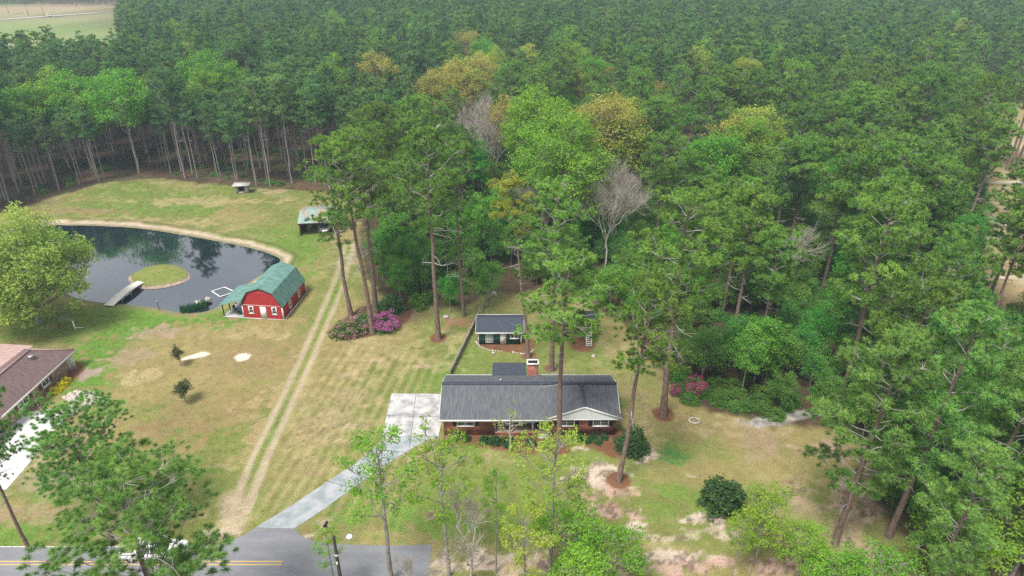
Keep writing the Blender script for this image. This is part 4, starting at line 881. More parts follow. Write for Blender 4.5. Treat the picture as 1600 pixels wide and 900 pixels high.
def leaves(B, cen, rad, nl, size, rng, tint, flat=.7, up=.6):
    K = len(cen); c = np.repeat(np.asarray(cen), nl, 0); r = np.repeat(np.asarray(rad), nl)[:, None]; tint = np.repeat(tint, nl)
    p = rng.normal(size=(K * nl, 3)); p /= np.linalg.norm(p, axis=1)[:, None]; p *= rng.uniform(.25, 1, (len(p), 1)) ** .5; p[:, 2] *= flat; c = c + p * r
    nrm = rng.normal(size=p.shape) * .65 + p * .5; nrm[:, 2] += up; nrm /= np.linalg.norm(nrm, axis=1)[:, None]
    a = np.cross(nrm, rng.normal(size=p.shape)); a /= np.linalg.norm(a, axis=1)[:, None]; b = np.cross(nrm, a)
    s = size * rng.uniform(.6, 1.3, (len(p), 1)); V = np.stack([c - a * s, c + b * s * .55, c + a * s, c - b * s * .55], 1).reshape(-1, 3)
    B.add(V, np.arange(len(V)).reshape(-1, 4), np.repeat(np.clip(tint + rng.normal(0, .12, len(p)), 0, 1), 4))
def trunk_pts(H, wob, rng, n_=9):
    z = np.linspace(0, 1, n_); xy = np.cumsum(rng.normal(0, wob, (n_, 2)), 0) * H / n_; xy -= xy[:1]; return np.column_stack([xy, z * H])
def at_z(tp, z):
    return np.array([np.interp(z, tp[:, 2], tp[:, 0]), np.interp(z, tp[:, 2], tp[:, 1]), z])
def make_pine(seed, H, cb, Rr, nl, nb, puffs=9, r0=.24, pr=.45, limb_r=.06, dead=4, k=8, wd=.055, wob=.03, rc=.27, gap=0.0):
    """trunk, ascending limbs, and on every limb end a domed clump of needle tufts"""
    rng = np.random.RandomState(seed); T = MB(); Cn = MB(); tp = trunk_pts(H * .97, wob, rng)
    rr = r0 * (1 - np.linspace(0, 1, 9) * .86) ** .8; rr[0] *= 1.3; T.tube(tp, rr, k); T.mi = 1
    cen, rad, tin, bia = [], [], [], []; asym = rng.uniform(0, 6.28)
    def clump(c, rcl, n_, lt):
        for s_ in range(n_):
            u_ = rng.normal(size=3); u_[2] = abs(u_[2]) * .8 + .1 if rng.rand() < .85 else u_[2]; u_ /= np.linalg.norm(u_); f = rng.uniform(.55, 1.05)
            cen.append(c + u_ * rcl * f * (1, 1, .62)); rad.append(pr * rng.uniform(.7, 1.3)); tin.append(.38 + lt + .3 * u_[2] * f + rng.normal(0, .12)); ow = c - at_z(tp, H * (cb + .25 * (1 - cb))); ow = u_ + .85 * ow / (np.linalg.norm(ow) + 1e-6); bia.append(ow / np.linalg.norm(ow))  # upper tufts get a paler tint: lit tops and shaded undersides put into the colour
    for i_ in range(nl):
        t = (i_ + rng.rand()) / nl; az = i_ * 2.4 + rng.normal(0, .35)
        if rng.rand() < gap: continue
        prof = Rr * (math.sqrt(max(.03, 1 - ((t - .3) / .74) ** 2)) if t > .3 else .62 + .38 * t / .3) * (rng.uniform(.55, .95) if i_ % 3 else rng.uniform(.3, .6)) * (1 + .2 * math.cos(az - asym))
        zt = H * (cb + (1 - cb) * t) ; zs = min(max(H * cb * .92, zt - prof * (.4 + .3 * t)), H * .95); a = at_z(tp, zs); base = at_z(tp, min(zt, H * .96))
        e = np.array([base[0] + prof * math.cos(az), base[1] + prof * math.sin(az), zt + rng.normal(0, .3)])
        m_ = (a + e) / 2 + np.array([rng.normal(0, .25), rng.normal(0, .25), rng.uniform(-.5, .3)])
        q = bez(a, m_, e, 6); q[2:5] += rng.normal(0, .10, (3, 3)); T.tube(q, np.linspace(limb_r * (.6 + .5 * prof / Rr), .015, 6), 4)
        rcl = Rr * rc * rng.uniform(.75, 1.3); clump(e, rcl, puffs, rng.normal(0, .12))
        for s_ in range(4):
            u_ = rng.normal(size=3); u_[2] = abs(u_[2]) * .6; T.tube(np.array([q[4], (q[4] + e) / 2 + u_ * .1, e + u_ / np.linalg.norm(u_) * rcl * .7]), [.03, .02, .01], 3)
        if prof > Rr * .55:
            c = q[3] + rng.normal(0, .35, 3) + (0, 0, .3); clump(c, rcl * .75, max(3, puffs // 2), rng.normal(0, .12))
    clump(at_z(tp, H * .96), Rr * .3, puffs * 2, .1)
    for i_ in range(dead):            # bare dead limbs under the crown
        z = H * cb * rng.uniform(.6, 1.05); az = rng.uniform(0, 6.28); a = at_z(tp, z); L_ = Rr * rng.uniform(.25, .7)
        e = a + np.array([math.cos(az) * L_, math.sin(az) * L_, rng.uniform(-.3, .6)]); q = bez(a, (a + e) / 2 + rng.normal(0, .35, 3), e, 6); T.tube(q, np.linspace(limb_r * .6, .015, 6), 4)
        for s_ in range(3):
            b0 = q[2 + s_]; T.tube(np.array([b0, b0 + rng.normal(0, .25, 3) + (0, 0, .1), b0 + rng.normal(0, .6, 3) + (0, 0, .25)]), [.025, .015, .008], 3)
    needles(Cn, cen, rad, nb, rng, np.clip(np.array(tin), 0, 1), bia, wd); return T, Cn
def make_leafy(seed, H, Rr, cz, rz, lobes, per, nl, leaf, cr, r0=.12, open_=.5, k=6, forks=1):
    """trunk, limbs to a set of lobes, leaf clumps round each lobe"""
    rng = np.random.RandomState(seed); T = MB(); Cn = MB(); tp = trunk_pts(min(H, cz + rz * .6), .05, rng); T.tube(tp, np.linspace(r0 * 1.25, r0 * .25, 9), k)
    cen, rad, tin = [], [], []
    for i_ in range(lobes):
        ph = math.acos(1 - 1.75 * (i_ + .5) / lobes); az = i_ * 2.4 + rng.normal(0, .3); f = rng.uniform(open_, .86)
        c = np.array([Rr * f * math.sin(ph) * math.cos(az), Rr * f * math.sin(ph) * math.sin(az), cz + rz * f * math.cos(ph)])
        zs = max(min(c[2] - .45 * math.hypot(c[0], c[1]) - .2 * rz, tp[-1, 2] * .97), min(.35 * cz, cz - rz * .9)); a = at_z(tp, max(zs, .05))
        q = bez(a, (a + c) / 2 + np.array([rng.normal(0, .1 * Rr), rng.normal(0, .1 * Rr), -.05 * rz]), c, 6); T.tube(q, np.linspace(r0 * .45, r0 * .12, 6), 4); lt = rng.normal(0, .15)
        for s_ in range(per):
            o = rng.normal(size=3); o /= np.linalg.norm(o); o *= Rr * .34 * rng.uniform(.3, 1.1); o[2] *= min(1, rz / Rr) * .9; p = c + o; cen.append(p); rad.append(cr * rng.uniform(.65, 1.35)); tin.append(.5 + lt + rng.normal(0, .15))
            T.tube(np.array([q[4], (q[4] + p) / 2 + rng.normal(0, .08, 3), p]), [r0 * .14 + .006, r0 * .1 + .004, .008], 3)
    leaves(Cn, cen, rad, nl, leaf, rng, np.clip(np.array(tin), 0, 1)); return T, Cn
def make_bare(seed, H, spread=.5, lv=5, r0=.12, nch=3):
    rng = np.random.RandomState(seed); T = MB()
    def grow(p, d, L_, r_, depth):
        e = p + d * L_; q = bez(p, (p + e) / 2 + rng.normal(0, .09 * L_, 3), e, 4); T.tube(q, np.linspace(r_, r_ * .62, 4), 5 if depth > 3 else 3)
        if depth == 0: return
        for c in range(nch + (depth < 3)):
            nd_ = d + rng.normal(0, spread, 3); nd_[2] += .22; nd_ /= np.linalg.norm(nd_); f = rng.uniform(.45, 1) if c else 1
            grow(p + (e - p) * f, nd_, L_ * rng.uniform(.58, .78), r_ * .58, depth - 1)
    grow(np.zeros(3), np.array([.03, .02, 1.]), H * .30, r0, lv); return T
def make_bush(seed, Rr, H, ncl, nl, leaf, cr, flowers=None):
    """rounded shrub from the ground up: stems, leaf clumps on a lumpy dome, maybe flower clumps in the upper shell"""
    rng = np.random.RandomState(seed); T = MB(); Cn = MB(); Fl = MB(); cen = []
    for i_ in range(ncl):
        ph = math.acos(1 - rng.rand() ** .9); az = i_ * 2.4 + rng.normal(0, .3); f = rng.uniform(.6, .95) * (1 + .14 * math.sin(az * 2 + seed) * math.sin(ph * 3))
        cen.append([Rr * f * math.sin(ph) * math.cos(az), Rr * f * math.sin(ph) * math.sin(az), max(.12, H * f * math.cos(ph))])
    cen = np.array(cen)
    for c in cen[::max(1, ncl // 14)]: T.tube(bez(np.array([c[0] * .08, c[1] * .08, -.05]), c * (.4, .4, .55), c, 4), [.05, .04, .025, .01], 4)
    leaves(Cn, cen, np.full(ncl, cr), nl, leaf, rng, np.clip(.5 + rng.normal(0, .2, ncl), 0, 1))
    if flowers:
        ff_ = cen[cen[:, 2] > H * .18] * 1.13; ff_ = ff_[rng.rand(len(ff_)) < flowers]; leaves(Fl, ff_, np.full(len(ff_), cr * 1.05), nl + 14, leaf * .85, rng, np.clip(.5 + rng.normal(0, .25, len(ff_)), 0, 1))
    return T, Cn, Fl
KIND = {}
def plant_kind(key, name, parts):
    KIND[key] = (name, [(nm, B.mesh(nm, m)) for nm, B, m in parts if B.n])
def plant(key, loc, rz, sc, label, cat='tree', group=None, tilt=(0, 0)):
    name, parts = KIND[key]; t = thing(name, loc, rz, label, cat, group); t.scale = sc if isinstance(sc, (tuple, list)) else (sc,) * 3
    if tilt != (0, 0): t.rotation_euler = (tilt[0], tilt[1], 0)
    for nm, me_ in parts: obj(nm, me_, t)
    return t
SRC = {}
def joined(key):
    """the same tree as one mesh with several materials, for the far wood"""
    if key in SRC: return SRC[key]
    me_ = bpy.data.meshes.new(key); nm, parts = KIND[key]; tmp = []
    import bmesh
    bm = bmesh.new(); off = 0; mats = []
    for _, p in parts:
        n0 = len(bm.faces); bm.from_mesh(p); bm.faces.ensure_lookup_table()
        for f in bm.faces[n0:]: f.material_index += len(mats)
        mats += list(p.materials)
    bm.to_mesh(me_); bm.free()
    for m in mats: me_.materials.append(m)
    SRC[key] = bpy.data.objects.new(key, me_); return SRC[key]
def scatter(name, pts, rot, sc, keys, label, cat):
    col = bpy.data.collections.new(name + '_kinds')
    for kk in keys: col.objects.link(joined(kk) if isinstance(kk, str) else kk)
    me_ = bpy.data.meshes.new(name); N_ = len(pts); me_.vertices.add(N_); me_.vertices.foreach_set('co', np.asarray(pts, np.float32).ravel())
    at = me_.attributes.new('turn', 'FLOAT_VECTOR', 'POINT'); at.data.foreach_set('vector', np.column_stack([np.zeros(N_), np.zeros(N_), rot]).astype(np.float32).ravel())
    at = me_.attributes.new('size', 'FLOAT', 'POINT'); at.data.foreach_set('value', np.asarray(sc, np.float32))
    at = me_.attributes.new('pick', 'INT', 'POINT'); at.data.foreach_set('value', np.random.RandomState(N_).randint(0, len(keys), N_).astype(np.int32))
    o = obj(name, me_); tag(o, label, cat, None, 'stuff')
    g = bpy.data.node_groups.new(name, 'GeometryNodeTree'); g.interface.new_socket('Geometry', in_out='INPUT', socket_type='NodeSocketGeometry'); g.interface.new_socket('Geometry', in_out='OUTPUT', socket_type='NodeSocketGeometry')
    gi = nd(g, 'NodeGroupInput'); go = nd(g, 'NodeGroupOutput'); ip = nd(g, 'GeometryNodeInstanceOnPoints'); ci = nd(g, 'GeometryNodeCollectionInfo')
    ci.inputs['Collection'].default_value = col; ci.inputs['Separate Children'].default_value = True; ci.inputs['Reset Children'].default_value = True
    def na(nm, ty): x_ = nd(g, 'GeometryNodeInputNamedAttribute', data_type=ty); x_.inputs['Name'].default_value = nm; return x_.outputs['Attribute']
    k_ = g.links.new; k_(gi.outputs[0], ip.inputs['Points']); k_(ci.outputs[0], ip.inputs['Instance']); ip.inputs['Pick Instance'].default_value = True
    k_(na('pick', 'INT'), ip.inputs['Instance Index']); k_(na('turn', 'FLOAT_VECTOR'), ip.inputs['Rotation']); k_(na('size', 'FLOAT'), ip.inputs['Scale']); k_(ip.outputs[0], go.inputs[0])
    md = o.modifiers.new('instances', 'NODES'); md.node_group = g; return o

# ------------------------------------------------------------------ plant kinds
TM = [M['bark_pine'], M['limb_pale']]; TS = [mat('grey_pine_bark', (.20, .165, .15), .95, .1, var=((.33, .29, .27), 3, 6, (3, 3, .6))), M['limb_pale']]
def pine_kind(key, leafm='pine', **kw):
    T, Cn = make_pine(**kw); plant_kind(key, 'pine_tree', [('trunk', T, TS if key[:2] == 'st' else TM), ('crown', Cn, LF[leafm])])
for q in range(5): pine_kind('yard%d' % q, seed=100 + q, H=24, cb=.60, Rr=4.4, nl=30, nb=64, puffs=12, r0=.30, pr=.43, limb_r=.09, dead=6, wd=.026, rc=.29)
for q in range(6): pine_kind('spread%d' % q, seed=200 + q, H=22, cb=.52, Rr=(5.2, 4.4, 4.8, 3.7, 5.5, 4.0)[q], nl=(40, 34, 36, 30, 44, 32)[q], nb=58, puffs=13, r0=.28, pr=.50, limb_r=.085, dead=6, wd=.032, rc=.30)
for q in range(2): pine_kind('low%d' % q, 'pine_light', seed=240 + q, H=21, cb=.33, Rr=4.3, nl=50, gap=.12, nb=60, puffs=12, r0=.27, pr=.46, limb_r=.07, dead=3, wd=.03, rc=.27)
for q in range(6): pine_kind('stand%d' % q, 'pine_far', seed=300 + q, H=21, cb=.60, Rr=2.6, nl=28, nb=34, puffs=7, r0=.17, pr=.5, limb_r=.04, dead=3, k=6, wd=.043, rc=.34)
for q in range(2): pine_kind('sparse%d' % q, seed=400 + q, H=24, cb=.42, Rr=3.7, nl=24, nb=44, puffs=9, r0=.27, pr=.42, limb_r=.075, dead=8, wob=.05, wd=.036)
for q in range(6): pine_kind('wood%d' % q, 'pine_far' if q % 3 else 'pine', seed=500 + q, H=21, cb=.50, Rr=(2.4, 2.0, 2.8, 2.3, 1.9, 2.6)[q], nl=24, nb=30, puffs=7, r0=.18, pr=.52, limb_r=.05, dead=0, k=5, wd=.058, rc=.36)
for q in range(2): pine_kind('near%d' % q, 'pine_light', seed=520 + q, H=20, cb=.52, Rr=5.4, nl=58, nb=110, puffs=15, r0=.27, pr=.36, limb_r=.07, dead=6, wd=.014, gap=.1)
pine_kind('golden', 'pine_gold', seed=61, H=25, cb=.76, Rr=3.4, nl=20, nb=46, puffs=10, r0=.24, pr=.45, limb_r=.08, dead=9, wob=.05, wd=.036)
def leafy_kind(key, leafm, name='leafy_tree', bark='bark_grey', **kw):
    T, Cn = make_leafy(**kw); plant_kind(key, name, [('trunk', T, M[bark]), ('crown', Cn, LF[leafm])])
for q in range(2):
    leafy_kind('lime%d' % q, 'lime', seed=600 + q, H=18, Rr=4.6, cz=12, rz=6.5, lobes=24, per=9, nl=44, leaf=.17, cr=1.0, r0=.2, open_=.45)
    leafy_kind('ochre%d' % q, 'ochre', seed=610 + q, H=17, Rr=4.6, cz=12, rz=5.2, lobes=22, per=8, nl=38, leaf=.16, cr=.95, r0=.2, open_=.5)
    leafy_kind('yellow%d' % q, 'yellow', seed=620 + q, H=17, Rr=4.2, cz=11.5, rz=5.5, lobes=20, per=8, nl=38, leaf=.16, cr=.95, r0=.2, open_=.5)
    leafy_kind('green%d' % q, 'green', seed=630 + q, H=13, Rr=3.2, cz=8, rz=5.5, lobes=22, per=8, nl=40, leaf=.13, cr=.8, r0=.13, open_=.4)
    leafy_kind('under%d' % q, 'bush', 'understorey_tree', seed=640 + q, H=8, Rr=2.7, cz=4.6, rz=3.6, lobes=20, per=7, nl=40, leaf=.11, cr=.7, r0=.10, open_=.4)
for q in range(4): leafy_kind('sapling%d' % q, 'spring' if q != 2 else 'yellow', 'young_tree', seed=650 + q, H=15, Rr=2.5, cz=9.8, rz=4.4, lobes=16, per=5, nl=40, leaf=.088, cr=.42, r0=.13, open_=.6)
for q in range(2): leafy_kind('thicket%d' % q, 'spring' if q else 'lime', 'young_tree', seed=660 + q, H=8, Rr=2.5, cz=4.5, rz=3.8, lobes=22, per=6, nl=38, leaf=.088, cr=.5, r0=.08, open_=.45)
leafy_kind('maple', 'maple', 'maple_tree', seed=670, H=14, Rr=8.2, cz=8.2, rz=6.6, lobes=64, per=9, nl=60, leaf=.18, cr=1.15, r0=.32, open_=.62)
leafy_kind('maple_far', 'bush', seed=671, H=17, Rr=4.0, cz=11.5, rz=5.5, lobes=22, per=8, nl=36, leaf=.17, cr=.95, r0=.2, open_=.5)
leafy_kind('olive', 'olive', 'young_tree', seed=680, H=4, Rr=1.1, cz=2.6, rz=1.4, lobes=14, per=5, nl=18, leaf=.10, cr=.36, r0=.07, open_=.4)
leafy_kind('crape', 'yellow', 'small_tree', bark='twig_pale', seed=690, H=4, Rr=1.6, cz=3.0, rz=1.3, lobes=9, per=2, nl=8, leaf=.10, cr=.4, r0=.09, open_=.7)
for q in range(3):
    B = make_bare(700 + q, 15, .34, 5, .13, 4); plant_kind('bare%d' % q, 'bare_tree', [('trunk', B, M['twig_pale'])])
for q in range(2):
    B = make_bare(710 + q, 10, .42, 5, .12, 4); plant_kind('barelow%d' % q, 'bare_tree', [('trunk', B, M['twig_pale'])])
def bush_kind(key, name, leafm, fl=None, **kw):
    T, Cn, Fl = make_bush(**kw); plant_kind(key, name, [('stems', T, M['bark_grey']), ('foliage', Cn, LF[leafm])] + ([('blossom', Fl, LF[fl])] if fl else []))
for q in range(3): bush_kind('shrub%d' % q, 'shrub', 'bush', seed=800 + q, Rr=1.5, H=1.8, ncl=70, nl=26, leaf=.12, cr=.42)
for q in range(2): bush_kind('darkbush%d' % q, 'shrub', 'dark', seed=810 + q, Rr=1.7, H=3.0, ncl=150, nl=30, leaf=.11, cr=.42)
bush_kind('boxwood', 'boxwood', 'dark', seed=820, Rr=.5, H=.72, ncl=60, nl=26, leaf=.055, cr=.16)
bush_kind('goldbush', 'shrub', 'gold', seed=830, Rr=.62, H=.85, ncl=60, nl=26, leaf=.07, cr=.2)
bush_kind('azalea_m', 'azalea', 'bush', 'magenta', seed=840, Rr=2.0, H=2.4, ncl=120, nl=28, leaf=.10, cr=.42, flowers=.95)
bush_kind('azalea_p', 'azalea', 'bush', 'pinkish', seed=841, Rr=2.0, H=2.0, ncl=120, nl=28, leaf=.10, cr=.42, flowers=.45)
bush_kind('azalea_c', 'azalea', 'bush', 'crimson', seed=842, Rr=1.5, H=2.1, ncl=90, nl=26, leaf=.10, cr=.42, flowers=.7)

# ------------------------------------------------------------------ single trees and shrubs of the yard
def at(px, py, z=0): return P(px, py, z)
def tree_at(key, px, py, top, label, base_h, cat='tree', group=None, wide=1.0, rz=None, tilt=(0, 0)):
    """base under a pixel; 'top' = pixel row of the tip, which fixes the height"""
    x, y, _ = P(px, py); v = (450 - top) / FPX; a = PITCH - math.atan(v); hgt = CAMH - y * math.tan(a); s = hgt / base_h
    return plant(key, (x, y, -.03), (px * 1.7) % 6.28 if rz is None else rz, (s * wide, s * wide, s), label, cat, group, tilt)
NP = 0
YP = [('yard0', 874, 698, 402, 24, 1.15, 'big pine standing right in front of the brick house porch', (0, 0)),
      ('yard1', 966, 752, 428, 24, .95, 'leaning pine in a straw ring before the dark bush by the brick house', (0, R(4))),
      ('yard2', 1036, 650, 300, 24, 1.12, 'tall pine in the straw ring on the grass right of the brick house', (0, 0)),
      ('yard3', 685, 530, 196, 24, .95, 'tall straight pine in a straw ring left of the green shed', (0, 0)),
      ('sparse0', 725, 494, 232, 24, .9, 'thin tall pine with bare dead limbs beside the rail fence', (0, 0)),
      ('golden', 826, 560, 280, 25, 1.0, 'leaning pine with a golden yellow crown behind the brick chimney', (R(-3), R(-5))),
      ('yard4', 862, 578, 290, 24, 1.05, 'dark-trunked pine just behind the brick house roof, right of the chimney', (0, 0)),
      ('yard1', 582, 520, 214, 24, 1.0, 'pine rising out of the pink and magenta azalea bed', (0, R(-3))),
      ('sparse1', 549, 494, 212, 24, 1.1, 'pine with ragged low limbs hanging before the car shelter', (0, R(-2))),
      ('yard0', 587, 482, 200, 24, 1.05, 'pine standing straight up behind the azalea bed', (0, 0)),
      ('low0', 1304, 850, 520, 21, 1.0, 'broad pine at the lower right with rough dark trunk', (0, R(2))),
      ('low1', 1388, 838, 490, 21, .95, 'right-leaning pine beside the bare sandy gap at the lower right', (0, R(3))),
      ('low0', 1500, 850, 560, 21, .95, 'slim pale-trunked pine at the lower right of the picture', (0, R(3))),
      ('low1', 1560, 795, 470, 21, 1.0, 'tall pine close to the right edge above the corner pine', (0, R(2))),
      ('low1', 1600, 900, 640, 21, .9, 'pine cut by the right edge in the lower right corner', (0, 0)), ('low0', 1440, 960, 700, 21, .85, 'low-branched pine rising from the bottom edge at the lower right', (0, 0)),
      ('near1', 48, 862, 588, 20, .6, 'dark-trunked pine at the left edge above the road', (0, 0)),
      ('near1', 178, 850, 634, 20, 1.15, 'pine spreading over the white concrete drive on the left', (0, 0))]
for kx, px_, py_, tp_, bh, wd_, lb, tl in YP: tree_at(kx, px_, py_, tp_, lb, bh, 'pine tree', 'pines standing singly in the yards', wd_, None, tl); NP += 1
bx_, by_ = 34.0 * -.535, 33.5
plant('near0', (-24.3, 31.8, 0), 1.0, (1.22, 1.15, 1.03), 'nearest pine with a wide low crown hanging over the white pickup and the road', 'pine tree', 'pines standing singly in the yards'); NP += 1
tree_at('maple', 62, 505, 343, 'big round yellow-green maple overhanging the left end of the pond', 14.6, 'maple tree', None, 1.0)
tree_at('olive', 282, 572, 540, 'small upright olive-green tree in the field beside the white sand patch', 4.0)
tree_at('olive', 291, 630, 594, 'small round olive-green tree standing alone in the tan field', 4.0, wide=1.3)
tree_at('crape', 797, 704, 640, 'small white-stemmed crape tree in the straw bed before the porch', 4.2)
FG = [('sapling0', 612, 905, 668, 'forked young tree with lime leaves over the driveway bend', 1.15), ('sapling1', 702, 900, 655, 'slender young tree with lime leaves before the left end of the brick house', .95),
      ('barelow0', 735, 905, 765, 'bare grey tree with twiggy crown at the dirt shoulder right of the road end', 1.0), ('sapling3', 775, 895, 722, 'narrow bright green young tree between the bare grey tree and the porch', .6),
      ('sapling2', 858, 900, 652, 'yellow-green young tree in front of the brick house steps', 1.0), ('sapling0', 525, 930, 820, 'low lime-leaved young tree round the street lamp pole', .9),
      ('thicket1', 880, 905, 765, 'bright green thicket tree left of the dirt shoulder sand', 1.1), ('thicket0', 955, 925, 815, 'low green thicket tree beside the dirt shoulder sand', 1.3),
      ('thicket1', 905, 960, 845, 'lime thicket tree cut by the bottom edge', 1.2), ('sapling2', 820, 950, 790, 'thin yellowish young tree at the bottom edge', 1.2),
      ('thicket1', 1180, 880, 752, 'lime young tree in front of the dark round camellia', 1.05), ('thicket1', 1245, 905, 800, 'lime young tree right of the dark round camellia', 1.0),
      ('sapling1', 1140, 915, 800, 'thin leaning young tree over the pink dirt on the right', .7), ('thicket0', 1350, 960, 845, 'green thicket tree along the bottom edge at the lower right', 1.3),
      ('thicket1', 1290, 950, 850, 'pale lime thicket tree at the bottom edge right of the pink dirt', 1.2), ('thicket0', 1470, 930, 780, 'green thicket tree between the slim pines at the lower right', 1.2), ('thicket0', 1580, 900, 720, 'green thicket tree in the lower right corner', 1.3),
      ('barelow1', 640, 920, 850, 'low bare shrub-like tree at the road end', .8), ('thicket0', 1545, 700, 590, 'green thicket tree below the tall pine at the right edge', 1.2), ('thicket1', 1420, 720, 660, 'small yellow-green tree beside the bare sand on the right', .9)]
for kx, px_, py_, tp_, lb, wd_ in FG:
    bh = {'sap': 13.7, 'bar': 9.5, 'thi': 8.4}[kx[:3]]; tree_at(kx, px_, py_, tp_, lb, bh, 'young tree' if kx[:3] != 'bar' else 'bare tree', 'young trees in front of the brick house', wd_)
def bush(key, px_, py_, sc, label, cat='shrub', group=None): x, y, _ = P(px_, py_); return plant(key, (x, y, -.03), (px_ * 2.1) % 6.28, sc, label, cat, group)
bush('darkbush0', 1128, 790, (1.35, 1.35, 1.15), 'dark glossy round camellia standing on the right front lawn'); bush('darkbush1', 987, 702, (1.1, 1.1, 1.05), 'dark evergreen bush at the right front corner of the brick house')
bush('azalea_m', 602, 513, (1.0, 1.0, 1.0), 'magenta azalea in full bloom under the pines', 'azalea'); bush('azalea_p', 543, 522, (1.25, 1.0, 1.1), 'round green azalea dotted with dusty pink flowers', 'azalea'); bush('azalea_p', 572, 510, (1.0, .9, 1.15), 'dusty pink azalea in the middle of the straw bed', 'azalea')
bush('azalea_c', 1086, 612, 1.0, 'purple-crimson azalea at the wood edge right of the brick house', 'azalea'); bush('azalea_c', 1056, 615, .62, 'small coral-crimson azalea beside the purple one', 'azalea'); bush('azalea_c', 1008, 530, .8, 'crimson azalea half hidden behind the leaning pine', 'azalea')
bush('darkbush1', 612, 484, (1.2, 1.2, .9), 'dark evergreen bush behind the magenta azalea'); bush('shrub0', 655, 478, (1.2, 1.2, 1.1), 'green shrub at the wood edge left of the tall straight pine')
for px_, py_ in ((901.5, 689), (907, 684.5), (917.4, 690.5), (926.7, 685), (934, 692), (944, 685), (889, 684)): bush('boxwood', px_, py_, .95, 'small clipped boxwood under the white gable windows', 'shrub', 'boxwoods under the gable')
for px_, py_, s_ in ((773.5, 692, 1.4), (794, 694, 1.5), (829, 694, 1.2), (757, 690, 1.2), (712, 686, 1.1), (728, 687, 1.1)): bush('boxwood', px_, py_, s_, 'clipped boxwood in the straw bed before the porch and left windows', 'shrub', 'boxwoods before the porch')
for px_, py_ in ((87, 613), (97, 605), (103, 598)): bush('goldbush', px_, py_, 1.05, 'golden yellow shrub against the tan brick wall', 'shrub', 'golden shrubs by the tan brick house')
rng = np.random.RandomState(3)
for q in range(26):
    f = q / 25; px_ = 1055 + 180 * f + rng.normal(0, 5); py_ = 612 + 34 * f ** .6 + rng.normal(0, 5) - (18 if q % 2 else 0); bush('shrub%d' % (q % 3), px_, py_, rng.uniform(.55, .9), 'bright green shrub in the border at the right wood edge', 'shrub', 'shrub border at the right wood edge')
B = MB(); rr_ = []
for q in range(420):
    f = rng.rand(); px_, py_ = 282 + 42 * f, 486 - 11 * f ** 1.5 + rng.normal(0, 1.6); x, y, _ = P(px_, py_); hh = rng.uniform(.5, 1.0); a = rng.uniform(0, 6.28); l_ = rng.uniform(.05, .35)
    B.tube([(x, y, -.3), (x + .5 * l_ * math.cos(a), y + .5 * l_ * math.sin(a), hh * .6), (x + l_ * math.cos(a), y + l_ * math.sin(a), hh)], [.03, .025, .004], 3, rng.rand())
tag(B.build('reeds', LF['reed']), 'dark green reeds along the near pond edge', 'reeds', None, 'stuff')

# ------------------------------------------------------------------ deciduous trees scattered through the wood (tip pixel, height)
DEC = []
def dec(kind, lst, h, base_h, label, cat, group, z0=0):
    for q, (px_, py_, s_) in enumerate(lst):
        if px_ < 420: s_ *= .95
        x, y, _ = P(px_, py_, h * s_); DEC.append((x, y, 4.4 * s_ * (1 if y < 140 else 1.3))); sc = h * s_ / base_h; plant('%s%d' % (kind, q % 2), (x, y, 0), (q * 1.9 + px_) % 6.28, (sc * 1.05, sc * 1.05, sc), label, cat, group)
dec('lime', [(20, 122, 1), (62, 108, 1.05), (96, 100, 1.1), (110, 128, .95), (172, 96, 1.15), (195, 108, .95), (305, 70, 1.1), (335, 78, 1.1), (318, 96, 1), (372, 108, .8), (840, 122, 1.15), (822, 138, 1), (868, 148, 1.1), (892, 180, 1.1), (850, 178, 1), (905, 66, .9), (925, 80, .9), (515, 85, .9), (755, 52, .9), (1175, 182, .9), (1125, 196, .9), (1140, 100, .8)], 23, 18.4, 'bright lime-green leafy tree standing out of the dark pine wood', 'leafy tree', 'lime-green trees in the wood')
dec('ochre', [(588, 78, 1), (676, 100, 1), (705, 90, 1), (730, 42, .95), (740, 84, .95), (690, 118, .9), (795, 148, .9), (905, 158, .95), (945, 142, 1.1), (965, 145, 1), (915, 98, .8), (938, 96, .8), (1150, 178, .9), (185, 142, .8), (1030, 126, .7)], 22, 17.0, 'ochre-yellow leafy tree standing in the pine wood', 'leafy tree', 'ochre trees in the wood')
dec('yellow', [(720, 84, 1), (755, 72, .95), (770, 70, .9), (980, 165, 1), (990, 150, .95), (1170, 152, 1), (1195, 165, 1), (822, 62, .9), (320, 110, .8), (530, 105, .8), (870, 165, .8), (1490, 46, .8), (1540, 50, .8)], 22, 17.0, 'yellow-green leafy tree standing in the pine wood', 'leafy tree', 'yellow-green trees in the wood')
for q, (px_, py_, s_) in enumerate([(715, 128, 1), (735, 140, 1.05), (765, 150, 1.1), (785, 158, 1), (858, 205, 1.1), (880, 215, 1), (840, 212, .9), (945, 228, 1), (965, 240, 1.05), (985, 255, .8), (870, 240, 1), (850, 228, 1.05), (955, 262, 1), (975, 232, 1), (752, 142, 1), (775, 168, 1), (742, 165, 1), (665, 120, .8), (1055, 200, .7), (1250, 330, .8), (930, 260, .7), (1400, 205, .8)]):
    x, y, _ = P(px_, py_, 18 * s_); DEC.append((x, y, 4.6 * s_)); plant('bare%d' % (q % 3), (x, y, 0), q * 2.2, s_ * 1.35, 'bare grey twiggy tree among the green wood', 'bare tree', 'bare grey trees in the wood')
dec('green', [(610, 318, 1), (640, 352, .9), (590, 350, .8), (1200, 480, .9), (1215, 500, .8), (1180, 510, .8), (935, 320, .8), (760, 400, .7), (620, 395, .7), (700, 420, .6), (960, 400, .8), (1010, 440, .7), (1330, 430, .8), (1290, 470, .8)], 12, 13.2, 'fresh green leafy tree at the inner edge of the wood', 'leafy tree', 'fresh green trees along the wood edge')

